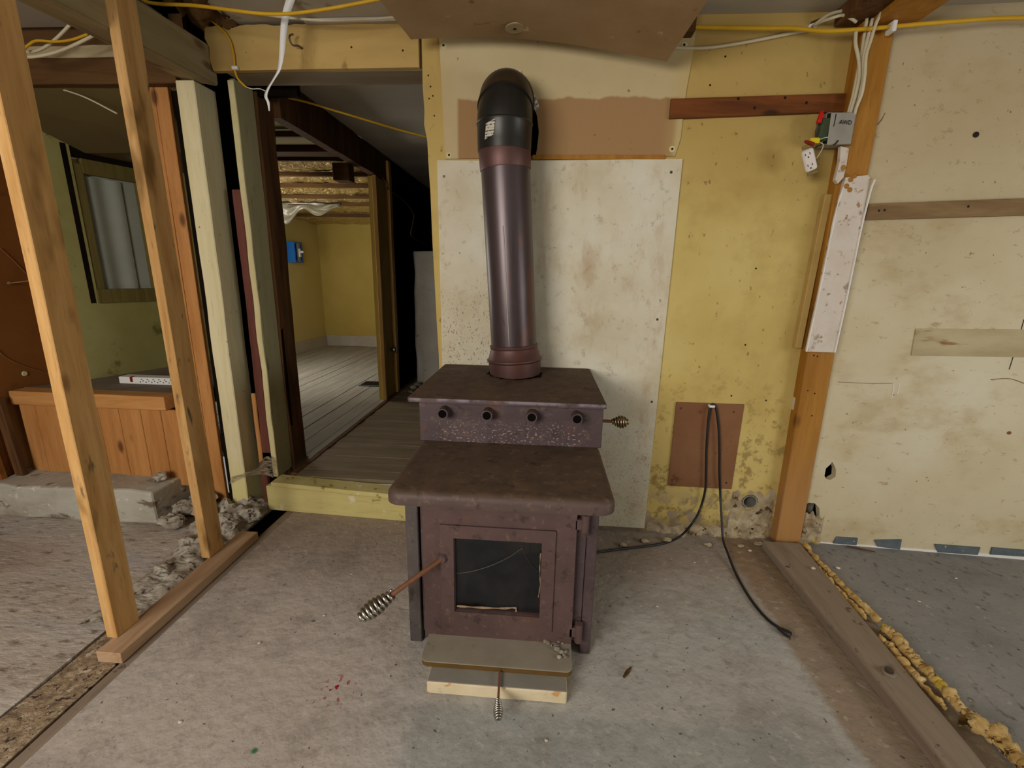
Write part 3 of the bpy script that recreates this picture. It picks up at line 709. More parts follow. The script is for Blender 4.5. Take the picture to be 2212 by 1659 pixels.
obj('wall_alcove_side', B(-1.68, -1.65, 2.19, 2.52, 0.0, 2.05, bevel=0), M_dark, label='dark side of the alcove behind the pine boards', cat='wall', kind=ST)
fz0, fz1 = W(120, 184, 2.10).z, W(120, 128, 2.10).z
obj('trim_2', rough(B(-2.88, -1.63, 2.09, 2.13, fz0, fz1), 0.003, 6), M_fascia, label='dark brown fascia board across the top of the alcove', cat='trim', kind=ST)
obj('trim_3', rough(B(-2.88, -1.66, 2.085, 2.13, fz1, fz1 + 0.045), 0.004, 12, 14), M_dirtpatch, label='torn pale strip above the dark fascia board', cat='trim', kind=ST)
# wainscot of upright boards under the ledge
wains = empty('wall_wainscot', (-2.3, 2.07, 0.12), 'knotty varnished pine boards under the ledge', 'wall', kind=ST)
xw = -2.735
for i, wdt in enumerate((0.085, 0.125, 0.13, 0.10, 0.115, 0.12, 0.11, 0.10)):
    zb = 0.165 if i < 4 else 0.13
    obj('plank', B(xw + 0.0012, xw + wdt - 0.0012, 2.066, 2.084, zb + 0.004 * math.sin(i * 2.3), 0.548, bevel=0.003), M_pine, wains)
    xw += wdt
# rough boards at the far left
for i, (x0, x1, y, z1, mt) in enumerate(((-2.745, -2.70, 1.985, 0.60, M_darktim), (-2.79, -2.752, 1.93, 0.66, M_brownwall))):
    obj('rough_board', rough(B(x0, x1, y, y + 0.03, 0.15, z1, lean=(-0.03, 0)), 0.004, 5), mt,
        label=('dark rough upright board at the left end of the wainscot', 'brown rough upright board at the left picture edge')[i], cat='board', group='rough boards left of the wainscot')
# broken kerb in front of it
bk = nbm(); box(bk, -2.78, -1.90, 1.885, 2.12, 0.0, 0.178, bevel=0.012, seg=2)
rough(bk, 0.012, 7, 18, 3)
obj('kerb', bk, M_kerb, label='long pale concrete kerb below the pine wainscot with a broken end', cat='kerb')

# ---- hall seen through the doorway
sl = empty('door_sill', (-1.0, 2.07, 0.0), 'yellow painted wooden sill step of the doorway', 'step', kind=None)
def quadbox(p0, p1, depth, z0, z1, z0b=None, z1b=None, bev=0.003):
    (xa, ya), (xb, yb) = p0, p1
    z0b = z0 if z0b is None else z0b; z1b = z1 if z1b is None else z1b
    bm = nbm(); hexa(bm, [(xa, ya, z0), (xb, yb, z0b), (xb, yb + depth, z0b), (xa, ya + depth, z0), (xa, ya, z1), (xb, yb, z1b), (xb, yb + depth, z1b), (xa, ya + depth, z1)])
    if bev: bmesh.ops.bevel(bm, geom=bm.edges[:], offset=bev, segments=1, affect='EDGES')
    return bm
obj('riser', rough(quadbox((-1.444, 2.088), (-0.50, 2.035), 0.03, 0.0, 0.140, 0.0, 0.118), 0.003, 6, 10), M_sill, sl)
obj('tread', rough(quadbox((-1.41, 2.080), (-0.50, 2.028), 0.10, 0.142, 0.166, 0.120, 0.146), 0.0025, 6, 10, 2), M_sill, sl)
fh = empty('floor_hall', (-0.8, 3.2, 0.12), 'brown board floor of the hall beyond the doorway', 'floor', kind=ST)
y = 2.185; i = 0
while y < 5.35:
    wd = 0.098 + 0.012 * math.sin(i * 1.9)
    obj('plank', B(-1.335, -0.2, y + 0.0005, y + wd - 0.0005, 0.135, 0.160 + 0.0015 * math.sin(i * 2.7), bevel=0.001), M_plank, fh)
    y += wd; i += 1
obj('threshold', rough(B(-1.372, -1.335, 2.20, 5.35, 0.13, 0.166, bevel=0.006), 0.004, 8, 16), M_darktim, fh)
fr = empty('floor_far_room', (-2.4, 4.4, 0.12), 'pale grey board floor of the far room', 'floor', kind=ST)
x = -3.45; i = 0
while x < -1.40:
    wd = 0.135 + 0.02 * math.sin(i * 2.2)
    obj('plank', B(x + 0.0015, min(x + wd, -1.372) - 0.0015, 2.45, 6.62, 0.13, 0.160 + 0.002 * math.sin(i * 1.3), bevel=0.002), M_plank2, fr)
    x += wd; i += 1
obj('ceiling_hall', B(-1.372, 0.2, 2.246, 5.4, 2.206, 2.23, bevel=0), M_hallceil, label='dull grey ceiling of the hall beyond the doorway', cat='ceiling', kind=ST)
obj('wall_hall_blocker', B(-0.30, -0.24, 2.30, 5.4, 0.0, 2.3, bevel=0), M_tar, label='unseen black wall added to keep the hall dark', cat='wall', kind=ST)  # out of view, added to close the hall off from light
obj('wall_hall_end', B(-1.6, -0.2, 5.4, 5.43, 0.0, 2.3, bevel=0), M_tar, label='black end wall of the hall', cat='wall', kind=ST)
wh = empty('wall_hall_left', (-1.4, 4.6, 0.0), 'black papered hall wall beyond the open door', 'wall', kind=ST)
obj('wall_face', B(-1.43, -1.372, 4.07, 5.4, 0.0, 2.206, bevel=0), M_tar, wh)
obj('top_beam', rough(B(-1.43, -1.365, 2.43, 4.07, 2.01, 2.205), 0.005, 4, 10), M_darktim, wh)
for yy, zz in ((4.35, 0.62), (4.6, 0.8)):
    obj('paper_seam', B(-1.3722, -1.3695, yy, yy + 0.012, 0.2, 2.0, bevel=0), M_dark, wh)
d2 = empty('door_2', (-1.37, 3.9, 0.16), 'dark open door with pale raw edges beyond the hall opening', 'door', kind=ST)
obj('door_leaf', B(-1.43, -1.39, 3.76, 4.02, 0.165, 2.02), M_tar, d2)
obj('door_edge', rough(B(-1.385, -1.352, 3.70, 3.76, 0.165, 2.0), 0.003, 7, 14), M_doorstrip, d2)
obj('door_edge', rough(B(-1.385, -1.345, 3.995, 4.06, 0.165, 2.17), 0.004, 7, 16, 5), M_doorstrip, d2)
kp = S(850, 755, -1.35)
obj('door_knob', lathe([(0, 0.012), (0.03, 0.012), (0.034, 0.026), (0.05, 0.032), (0.066, 0.026), (0.07, 0.004)], (-1.39, kp.y, kp.z), (1, 0, 0), 18), M_nickel, d2, smooth=True, label='round steel door knob')
# far room shell
obj('wall_far', sheet([(-3.34, 0.14), (-1.40, 0.14), (-1.40, 2.1), (-3.34, 2.1)], [], 6.60, 6.63), M_faryel, label='mustard end wall of the far room', cat='wall', kind=ST)
bm = nbm(); hexa(bm, [(-3.36, 6.62, 0.14), (-3.31, 6.62, 0.14), (-3.56, 2.4, 0.14), (-3.62, 2.4, 0.14), (-3.36, 6.62, 2.2), (-3.31, 6.62, 2.2), (-3.56, 2.4, 2.2), (-3.62, 2.4, 2.2)])
obj('wall_far_left', bm, M_farpale, label='pale yellow side wall of the far room', cat='wall', kind=ST)
obj('wall_far_partition', B(-1.43, -1.372, 3.74, 6.62, 0.14, 2.0, bevel=0), M_faryel, label='right partition of the far room', cat='wall', kind=ST)
obj('baseboard_far', B(-3.30, -1.44, 6.575, 6.60, 0.162, 0.325), M_basebd, label='grey baseboard under the mustard end wall', cat='baseboard', kind=ST)
bm = nbm(); hexa(bm, [(-3.305, 6.57, 0.162), (-3.28, 6.57, 0.162), (-3.50, 2.6, 0.162), (-3.53, 2.6, 0.162), (-3.305, 6.57, 0.31), (-3.285, 6.57, 0.31), (-3.505, 2.6, 0.29), (-3.53, 2.6, 0.29)])
obj('baseboard_far_left', bm, M_basebd, label='grey baseboard under the pale yellow side wall', cat='baseboard', kind=ST)
# its roof: boards, battens and plastic covered insulation bays
def CZ(y): return 1.93 + (6.6 - y) * 0.046
rows = []
for py in (190, 283, 318, 334, 372, 397, 421, 437, 462, 486):
    r = ray(700, py); t = (1.93 + 6.6 * 0.046 - CAM.z) / (r.z + 0.046 * r.y); rows.append((CAM + r * t).y)
rf = empty('ceiling_far_room', (-2.4, 4.4, 1.95), 'open roof of the far room with battens and plastic covered insulation', 'ceiling', kind=ST)
def bay(y0, y1, sag, seed, nu=26, nv=10, wr=0.0):
    def fn(u, v):
        x = -3.5 + 2.12 * u; yy = y0 + (y1 - y0) * v
        s_ = math.sin(math.pi * v)
        w = wr * (noise.noise(Vector((x * 9 + yy * 3, yy * 4, seed))) + 0.7 * noise.noise(Vector((x * 24 - yy * 6, yy * 7, seed)))) if wr else 0
        return Vector((x, yy, CZ(yy) + 0.012 - sag * s_ + w * (0.3 + 0.7 * s_)))
    return grid(fn, nu, nv)
for a, b in ((0, 1), (1, 2)):
    obj('roof_board', bay(max(rows[a], 2.3), rows[b] - 0.01, 0.01, a, 10, 4), M_roofbd, rf, smooth=True)
for i in range(3, 9):
    obj('insulation_bay', bay(rows[i], rows[i + 1], 0.03, i * 3.3, 110, 18, 0.024), M_plastic, rf, smooth=True, label='crinkled golden plastic over insulation')
for i in (1, 3, 4, 5, 6, 7, 8):
    yy = rows[i]; h_ = 0.034 if i != 3 else 0.045
    obj('batten', rough(B(-3.5, -1.40, yy - 0.014, yy + 0.014, CZ(yy) - h_, CZ(yy) + 0.0), 0.003, 3, 10, i), M_batten, rf)
obj('roof_beam', rough(B(-3.5, -1.42, rows[2], rows[3] - 0.02, CZ(rows[2]) - 0.03, CZ(rows[2]) + 0.03), 0.004, 3, 8), M_batten, rf)
obj('roof_backing', grid(lambda u, v: Vector((-3.7 + 2.3 * u, 2.2 + 4.5 * v, CZ(2.2 + 4.5 * v) + 0.05)), 2, 2), M_dark, rf)
bp = S(750, 318, -1.46)
obj('brown_block', B(-1.56, -1.44, bp.y - 0.05, bp.y + 0.05, 1.90, 2.02), M_fascia, label='short brown wood block hung at the edge of the far room roof', cat='block')
# torn plastic corner hanging down
yp_ = rows[7] - 0.03; pc = W(640, 455, yp_)
obj('torn_plastic', grid(lambda u, v: Vector((pc.x - 0.25 + 0.75 * u, yp_ + 0.05 * math.sin(u * 7) * v, CZ(yp_) - 0.014 - (0.20 - 0.12 * u) * v * (0.8 + 0.4 * math.sin(u * 11))))
    + Vector((0, 0.05 * noise.noise(Vector((u * 4, v * 4, 2))), 0)), 22, 8, 0.001), M_clearpl, smooth=True, label='torn cloudy plastic sheet hanging below the roof insulation', cat='plastic sheet')
# insulation batt leaning in the hall, outlet box, floor vent
bt = grid(lambda u, v: Vector((-1.25 + 0.36 * u, 4.40 + 0.05 * v + 0.02 * noise.noise(Vector((u * 3, v * 6, 0))) - 0.04 * math.sin(math.pi * u), 0.165 + 1.30 * v)), 14, 34, -0.06)
obj('insulation_batt', bt, M_batt, smooth=True, label='white paper faced insulation batt standing in the dark hall', cat='insulation')
def xwall(y): return -3.31 - (6.62 - y) * 0.25 / 4.22
r = ray(628, 545); yb = 5.6
for _ in range(6): yb = r.y / r.x * xwall(yb)
zb = CAM.z + r.z / r.y * yb
ob = empty('outlet_box', (xwall(yb), yb, zb - 0.11), 'bright blue plastic switch box on the pale far room wall', 'switch box')
xb = xwall(yb)
for (a0, a1, b0, b1) in ((-0.10, -0.075, -0.13, 0.13), (0.075, 0.10, -0.13, 0.13), (-0.075, 0.075, 0.10, 0.13), (-0.075, 0.075, -0.13, -0.10)):
    obj('box_side', B(xb + 0.0, xb + 0.11, yb + a0, yb + a1, zb + b0, zb + b1), M_bluebox, ob)
obj('box_back', B(xb - 0.002, xb + 0.02, yb - 0.075, yb + 0.075, zb - 0.10, zb + 0.10), M_dark, ob)
obj('switch_yoke', B(xb + 0.10, xb + 0.115, yb - 0.03, yb + 0.03, zb - 0.12, zb + 0.12), M_galv, ob)
obj('switch', B(xb + 0.115, xb + 0.135, yb - 0.022, yb + 0.022, zb - 0.06, zb + 0.05, bevel=0.005), M_recep, ob)
obj('switch_lever', B(xb + 0.135, xb + 0.175, yb - 0.01, yb + 0.01, zb - 0.005, zb + 0.02, bevel=0.003), M_clip, ob)
v0 = F(812, 829, 0.165)
vt = empty('floor_vent', (v0.x, v0.y, 0.163), 'black metal floor vent grille in the far room boards', 'vent')
vx0, vx1, vy0, vy1 = v0.x - 0.14, v0.x + 0.16, v0.y - 0.10, v0.y + 0.10
obj('vent_pan', B(vx0, vx1, vy0, vy1, 0.161, 0.1635, bevel=0), M_dark, vt)
for (a, b, d_, e) in ((vx0, vx1, vy0, vy0 + 0.014), (vx0, vx1, vy1 - 0.014, vy1), (vx0, vx0 + 0.014, vy0 + 0.014, vy1 - 0.014), (vx1 - 0.014, vx1, vy0 + 0.014, vy1 - 0.014)):
    obj('vent_frame', B(a, b, d_, e, 0.1635, 0.168, bevel=0.001), M_devblue, vt)
for k in range(9):
    xx = vx0 + 0.03 + k * 0.03
    obj('slat', B(xx, xx + 0.008, vy0 + 0.014, vy1 - 0.014, 0.1635, 0.1665, bevel=0), M_screw, vt)

# ================================================================== framing timber
obj('bottom_plate', rough(B(-1.412, -1.328, 1.108, 1.822, 0.0, 0.04, bevel=0.002), 0.0012, 5, 8), M_plate,
    label='short dusty two by four plate lying on the floor under the bare studs', cat='timber')
obj('wall_stud', rough(B(-1.432, -1.394, 1.166, 1.252, 0.04, 2.26, lean=(0.018, 0.0), bevel=0.002), 0.002, 2.5, 10, 1), M_stud,
    label='bare pine stud nearest the left picture edge, standing on the plate end', cat='stud', group='bare pine studs')
obj('wall_stud', rough(B(-1.441, -1.403, 1.605, 1.692, 0.04, 2.26, lean=(-0.022, 0.0), bevel=0.002), 0.002, 2.5, 10, 2), M_stud,
    label='second bare pine stud, farther back, in front of the orange pine boards', cat='stud', group='bare pine studs')
bmb = nbm(); hexa(bmb, [(-1.60, -0.5, 1.93), (-1.46, -0.5, 1.93), (-1.458, 2.12, 2.034), (-1.625, 2.12, 2.062),
                        (-1.60, -0.5, 2.09), (-1.46, -0.5, 2.09), (-1.458, 2.12, 2.182), (-1.625, 2.12, 2.20)])
bmesh.ops.bevel(bmb, geom=bmb.edges[:], offset=0.006, segments=2, affect='EDGES')
obj('ceiling_beam', rough(bmb, 0.004, 2.5, 16), M_beam, label='heavy grey painted beam running to the back wall above the studs', cat='beam')
obj('corner_post', rough(B(-1.627, -1.542, 2.072, 2.205, 0.0, 2.045, bevel=0.004, lean=(0.004, 0)), 0.004, 3, 16, 4), M_cream,
    label='cream painted square post holding the end of the grey beam', cat='post')
for i, (x0, x1) in enumerate(((-1.842, -1.778), (-1.776, -1.712))):
    obj('casing_board', rough(B(x0, x1, 2.135, 2.155, 0.02, 2.10, bevel=0.002), 0.0015, 3, 10, 6 + i), M_pine,
        label=('left one of two orange pine boards beside the cream post', 'right one of two orange pine boards beside the cream post')[i], cat='board', group='orange pine boards')
obj('gap_backing', B(-1.71, -1.40, 2.30, 2.32, 0.0, 2.1, bevel=0), M_dark, label='black gap backing between post and door jamb', cat='wall', kind=ST)
obj('gap_backing', B(-1.71, -1.66, 2.16, 2.18, 0.0, 2.1, bevel=0), M_dark, label='black slit between the pine boards and the cream post', cat='wall', kind=ST)
jb = empty('door_jamb', (-1.42, 2.2, 0.16), 'pale green jamb board on the left of the doorway with a flaking edge', 'jamb')
obj('jamb_board', rough(B(-1.434, -1.410, 2.157, 2.292, 0.163, 2.08), 0.003, 4, 16, 3), M_jamb, jb)
obj('jamb_edge', rough(B(-1.436, -1.408, 2.146, 2.1575, 0.168, 2.075, lean=(0, 0)), 0.005, 11, 22, 8), M_jambedge, jb)
obj('jamb_timber', rough(B(-1.49, -1.400, 2.293, 2.43, 0.10, 2.08), 0.006, 4, 16, 9), M_darktim, label='rough dark timber beside the pale green jamb', cat='timber')
obj('lath', rough(B(-1.482, -1.438, 2.150, 2.165, 0.30, 1.62, lean=(0.004, 0)), 0.005, 7, 18, 11), M_redlath, label='splintered red-brown lath in the gap beside the jamb', cat='lath')
obj('lath', rough(B(-1.51, -1.486, 2.150, 2.160, 0.24, 0.63), 0.003, 7, 8, 12), M_pine, label='short orange splinter of wood low in the jamb gap', cat='lath')
obj('lath', rough(B(-1.487, -1.452, 2.118, 2.14, 0.03, 0.26), 0.004, 7, 6, 13), M_redlath, label='stub of red-brown board at the foot of the jamb', cat='lath')

# ---- ledge and power strip in the alcove
lg = empty('ledge', (-2.33, 2.3, 0.55), 'thick rough pine ledge with a dusty top across the alcove', 'ledge')
obj('ledge_board', rough(B(-2.755, -1.905, 2.052, 2.14, 0.549, 0.622, bevel=0.003), 0.0018, 5, 12), M_ledge, lg)
bm = nbm(); lt = [bm.verts.new(p) for p in [(-2.775, 2.142, 0.585), (-1.86, 2.142, 0.585), (-1.72, 2.52, 0.585), (-2.385, 3.0, 0.585), (-2.62, 2.345, 0.585), (-2.775, 2.142, 0.62), (-1.86, 2.142, 0.62), (-1.72, 2.52, 0.62), (-2.385, 3.0, 0.62), (-2.62, 2.345, 0.62)]]
bm.faces.new(lt[4::-1]); bm.faces.new(lt[5:])
for k in range(5): bm.faces.new([lt[k], lt[(k + 1) % 5], lt[5 + (k + 1) % 5], lt[5 + k]])
obj('ledge_top', bm, M_ledgetop, lg)
p0 = F(258, 828, 0.622); p1 = F(368, 830, 0.622)
ps = empty('power_strip', ((p0.x + p1.x) / 2, p0.y, 0.622), 'white power strip lying on the dusty ledge', 'power strip')
py0 = p0.y
obj('strip_body', B(p0.x, p1.x + 0.1, py0, py0 + 0.065, 0.621, 0.661, bevel=0.004, seg=2), M_clip, ps)
obj('strip_switch', B(p0.x + 0.068, p0.x + 0.084, py0 - 0.003, py0 + 0.02, 0.632, 0.662, bevel=0.002), M_darkred, ps, label='dark red rocker switch')
for k in range(7):
    xs_ = p0.x + 0.125 + k * 0.034
    for (ddx, ddz) in ((0, 0.632), (0.010, 0.648), (0.017, 0.639)):
        obj('socket_slot', B(xs_ + ddx, xs_ + ddx + 0.006, py0 - 0.0012, py0 + 0.004, ddz, ddz + 0.005, bevel=0), M_nail, ps)
# strings and a nail on the brown wall
obj('string', tube(catmull([S(0, 535, -2.786), S(22, 556, -2.786), S(58, 592, -2.786)], 6), 0.0022, 5), M_brncab, label='thin tan string on the brown alcove wall, upper one', cat='string')
obj('string', tube(catmull([S(-10, 752, -2.786), S(12, 772, -2.786), S(50, 790, -2.786), S(112, 808, -2.786)], 6), 0.0022, 5), M_brncab, label='thin tan string sagging low across the brown alcove wall', cat='string')
a, b = S(20, 612, -2.78), S(66, 606, -2.70)
nl = empty('nail', a, 'long nail with a round head in the brown alcove wall', 'nail')
obj('nail_shaft', tube([a, b], 0.0032, 6), M_brncab, nl)
obj('nail_head', rock(a - Vector((0, 0, 0.008)), 0.010, 2, (1, 1, 1), 1, 0.1), M_brncab, nl)
obj('plaster_dot', lathe([(0, 0.014), (0.003, 0.012)], S(53, 807, -2.788), (1, 0, 0), 12), M_jambedge, label='round pale plaster dab low on the brown alcove wall', cat='plaster')
obj('cable', tube(catmull([W(115, 188, 2.16), W(150, 198, 2.14), W(190, 213, 2.12), W(252, 245, 2.10)], 6), 0.0035, 6), M_whtcab, label='thin white wire under the dark alcove ceiling', cat='cable')

# ================================================================== right-hand post, sill and foam
rp = empty('wall_post', (1.22, 2.06, 0.0), 'orange fir post between the yellow and cream walls', 'post')
obj('post_timber', rough(B(1.168, 1.283, 2.036, 2.115, 0.0, 2.256, bevel=0.003, lean=(-0.012, 0)), 0.002, 3, 14, 14), M_orange, rp)
wp = sheet([(1.148, 0.952), (1.266, 0.952), (1.277, 1.30), (1.272, 1.665), (1.180, 1.655), (1.168, 1.50), (1.158, 1.20)], [], 2.018, 2.035)
obj('plaster_face', wp, M_white, rp, label='chipped white plaster strip on the middle of the post')
obj('edge_bead', tube(catmull([(1.146, 2.018, 0.952), (1.158, 2.018, 1.25), (1.166, 2.018, 1.52), (1.178, 2.018, 1.62)], 8), [0.0035 + 0.001 * math.sin(i) for i in range(25)], 6), M_whiteedge, rp)
obj('edge_bead', tube(catmull([(1.264, 2.017, 0.952), (1.271, 2.017, 1.2), (1.275, 2.017, 1.45), (1.28, 2.012, 1.6), (1.284, 2.006, 1.645)], 8), 0.004, 6), M_whiteedge, rp)
obj('side_strip', B(1.118, 1.146, 2.055, 2.088, 0.96, 1.60, lean=(0.016, 0)), M_header, rp)
bmp = sheet(WX([(1738, 752), (1748, 757), (1741, 800), (1733, 848), (1722, 880), (1712, 885), (1722, 835), (1729, 790)], 2.075), [], 2.07, 2.089)
obj('plaster_flake', bmp, M_white, rp, label='peeling white plaster flake left of the post')
obj('plaster_flake', sheet(WX([(1812, 318), (1830, 322), (1824, 360), (1818, 385), (1806, 398), (1800, 390), (1810, 350)], 2.03), [], 2.018, 2.035), M_white, rp)
for (px, py) in ((1822, 362), (1838, 388), (1846, 380), (1829, 402), (1836, 410)):
    obj('paint_drip', lathe([(0, 0.010), (0.002, 0.007)], W(px, py, 2.0165), (0, -1, 0), 9), M_orange, rp)
for (px, py) in ((1758, 768), (1766, 770), (1745, 844), (1760, 850), (1754, 898), (1850, 80), (1868, 60)):
    obj('nail_hole', lathe([(0, 0.0036), (0.001, 0.0022)], W(px, py, 2.0355), (0, -1, 0), 8), M_nail, rp)
def sillbm():
    bm = nbm(); hexa(bm, [(1.072, 0.5, 0), (1.145, 0.5, 0), (1.252, 1.985, 0), (1.080, 1.985, 0), (1.072, 0.5, 0.042), (1.145, 0.5, 0.042), (1.252, 1.985, 0.042), (1.080, 1.985, 0.042)])
    bmesh.ops.bevel(bm, geom=bm.edges[:], offset=0.004, segments=1, affect='EDGES'); return bm
obj('floor_sill', rough(sillbm(), 0.003, 4, 18, 17), M_sillr,
    label='wide dusty grey sill plank on the floor running towards the camera', cat='sill')
def foam(pts, r, seed, name_label):
    P = catmull(pts, 22)
    rr = []
    for i in range(len(P)):
        rr.append(max(0.003, r * (0.75 + 0.5 * noise.noise(Vector((i * 0.13, seed, 0))) + 0.2 * noise.noise(Vector((i * 0.7, seed, 4))))))
        P[i] = P[i] + Vector((0.006 * noise.noise(Vector((i * 0.2, seed, 9))), 0, max(rr[-1] * 0.6, 0)))
    bm = tube(P, rr, 14)
    for v in bm.verts: v.co += noise.noise_vector(v.co * 60 + Vector((seed, 0, 0))) * r * 0.4 + noise.noise_vector(v.co * 140 + Vector((seed, 0, 0))) * r * 0.25
    return obj('foam_bead', bm, M_foam, smooth=True, label=name_label, cat='foam', group='spray foam beads along the sill')
def FP(pix, z=0.012): return [F(p[0], p[1], z) for p in pix]
foam(FP([(1738, 1180), (1762, 1212), (1790, 1238), (1812, 1262), (1850, 1300), (1898, 1345)]), 0.016, 1.0, 'thin far end of the right foam bead beside the sill')
foam(FP([(1752, 1222), (1775, 1240), (1800, 1270), (1832, 1302), (1868, 1338)]), 0.015, 2.0, 'thin left foam bead hugging the sill edge')
foam(FP([(1905, 1362), (1932, 1380), (1950, 1405), (1985, 1440)]), 0.021, 3.0, 'lumpy middle piece of foam with a dark green knot')
foam(FP([(1898, 1385), (1925, 1405), (1950, 1440), (1990, 1478)]), 0.018, 4.0, 'pale lumpy foam piece beside the grey bolt')
foam(FP([(1995, 1450), (2030, 1485), (2065, 1525), (2095, 1555)]), 0.019, 5.0, 'long thick foam bead in the lower right')
foam(FP([(2085, 1565), (2120, 1580), (2150, 1600), (2190, 1640), (2240, 1700)]), 0.028, 6.0, 'thickest foam bead at the lower right picture edge')
foam(FP([(1960, 1448), (2000, 1490), (2045, 1535)]), 0.010, 7.0, 'thin crusty foam line left of the long thick bead')
bolt = F(1920, 1452, 0.045)
bo = empty('anchor_bolt', (bolt.x, bolt.y, 0.045), 'grey anchor bolt stub on the dusty sill', 'bolt')
obj('bolt_washer', lathe([(0, 0.02), (0.004, 0.02), (0.005, 0.017)], (bolt.x, bolt.y, 0.043), (0, 0, 1), 16), M_sillr, bo)
obj('bolt_nut', lathe([(0.004, 0.012), (0.014, 0.012), (0.015, 0.009)], (bolt.x, bolt.y, 0.043), (0, 0, 1), 6), M_screw, bo)

# ================================================================== boards on the back wall
pn = empty('wall_panel', (0.04, D, 0.02), 'large mildewed white board on the wall behind the stove', 'panel')
tl, trr, br = W(944, 346, 2.078), W(1475, 343, 2.078), W(1392, 1141, 2.078)
edge = [(tl.x, tl.z), (tl.x + 0.3, tl.z - 0.002), (trr.x, trr.z)]
for k in range(1, 12):
    u = k / 12; edge.append((trr.x + (br.x - trr.x) * u + 0.003 * noise.noise(Vector((u * 30, 0, 0))), trr.z + (br.z - trr.z) * u))
edge += [(br.x, br.z), (tl.x + 0.012, 0.02)]
obj('board', sheet(edge, [], 2.078, D - 0.0005), M_panel, pn)
for (px, py) in ((959, 381), (1450, 372), (1420, 690), (1408, 868)):
    obj('screw', lathe([(0, 0.006), (0.0015, 0.005)], W(px, py, 2.078), (0, -1, 0), 10), M_screw, pn)
up = empty('wall_patch', (0.05, D, 1.75), 'tan and cream patched board around the flue hole', 'panel')
hole2 = WX([(1065, 180), (1080, 168), (1098, 160), (1108, 152), (1112, 165), (1128, 176), (1140, 188), (1144, 210), (1152, 226), (1160, 250), (1164, 285), (1160, 322), (1157, 337), (1120, 341), (1060, 336), (1042, 300), (1036, 240), (1044, 205)], D - 0.008)
obj('board', sheet(WX([(948, 70), (1507, 30), (1498, 110), (1482, 200), (1470, 300), (1458, 337), (1300, 340), (1157.5, 340.5), (962, 343), (957, 250)], D - 0.008), [hole2], D - 0.008, D - 0.0005), M_patch, up)
obj('lath_strip', rough(B(W(1150, 338).x, W(1436, 335).x, D - 0.012, D - 0.001, W(1300, 346).z, W(1300, 336).z, bevel=0.001), 0.0015, 9, 10), M_orange, up)
for (px, py) in ((958, 98), (1452, 322), (1478, 97), (970, 335)):
    p = W(px, py, D - 0.008)
    obj('filler_dab', lathe([(0, 0.013), (0.0015, 0.010)], p, (0, -1, 0), 12), M_jambedge, up)
    obj('screw', lathe([(0.0015, 0.005), (0.003, 0.004)], p, (0, -1, 0), 8), M_nail, up)
for pts in (((1112, 160), (1128, 178), (1140, 196)), ((1140, 205), (1152, 228), (1156, 240))):
    obj('torn_paper', grid(lambda u, v, P=[W(q[0], q[1], D - 0.012) for q in pts]: (P[0].lerp(P[1], u * 2) if u < 0.5 else P[1].lerp(P[2], u * 2 - 1)) + Vector((0.018 * v, -0.012 * v * (0.5 + 0.5 * math.sin(u * 20)), 0.012 * v)), 12, 2, 0.0008), M_whiteedge, up)
# hung cement board below the ceiling
sh = empty('ceiling_shield', (0.0, 1.8, 2.1), 'stained tan cement board hung below the ceiling above the flue', 'panel')
def shp(u, v):
    L0, L1 = Vector((-0.555, 1.98, 2.139)), Vector((-0.66, 1.2, 2.155))
    R0, R1 = Vector((0.432, 1.98, 2.052)), Vector((0.50, 1.2, 2.10))
    far = L0.lerp(R0, u); near = L1.lerp(R1, u)
    far.z += 0.040 * math.sin(math.pi * u) * (1 - 0.3 * u); near.z += 0.012 * math.sin(math.pi * u)
    return far.lerp(near, v)
obj('board', grid(shp, 30, 14, 0.011), M_shield, sh, autos=40, label='warped tan board drooping at its right end')
wq = W(1116, 74, 1.96); q = shp(0.42, 0.10)
wsh = obj('washer', lathe([(0, 0.036), (0.003, 0.036), (0.004, 0.032)], (q.x, q.y, q.z - 0.0005), (0.06, 0.0, -1), 24), M_washer, sh, label='round metal washer with a dark screw')
obj('screw', lathe([(0, 0.007), (0.003, 0.005)], (q.x, q.y, q.z - 0.004), (0, 0, -1), 8), M_nail, wsh)
obj('hanger', rough(B(0.47, 0.545, 2.03, 2.085, 2.175, 2.256), 0.003, 6, 4), M_fascia, sh)
# wooden strips and hardboard plate
def plank4(name, pix, y, th, mat, label, cat, parent=None, bevel=0.002):
    P = WX(pix, y)
    bm = sheet(P, [], y, y + th)
    bmesh.ops.bevel(bm, geom=[e for e in bm.edges if e.is_boundary is False and len(e.link_faces) == 2 and e.calc_face_angle(0) > 0.8], offset=bevel, segments=1, affect='EDGES')
    return obj(name, bm, mat, parent, label=label, cat=cat)
s1 = empty('wood_strip', W(1640, 255), 'dark stained wood strip nailed across the yellow wall', 'wood strip')
plank4('strip', [(1450, 213), (1834, 201), (1835, 240), (1446, 256)], D - 0.02, 0.0195, M_strip, None, None, s1)
for (px, py) in ((1595, 213), (1696, 211), (1742, 222), (1630, 233)): obj('nail', lathe([(0, 0.006), (0.002, 0.004)], W(px, py, D - 0.02), (0, -1, 0), 8), M_nail, s1)
s2 = empty('wood_strip', W(2040, 470, D - 0.02), 'weathered grey-brown wood strip nailed across the cream wall', 'wood strip')
P2 = WXR([(1878, 440), (2212, 428), (2480, 419), (2480, 457), (2212, 465), (1869, 475)], D - 0.04)
shear(obj('strip', sheet(P2, [], D - 0.04, D - 0.0205), M_strip2, s2))
for (px, py) in ((1899, 455), (1911, 454), (2092, 446)): obj('nail', lathe([(0, 0.005), (0.002, 0.003)], WR(px, py, D - 0.04), (0, -1, 0), 8), M_nail, s2)
hbp = empty('hardboard_plate', W(1515, 1053), 'square brown hardboard plate screwed low on the yellow wall', 'plate')
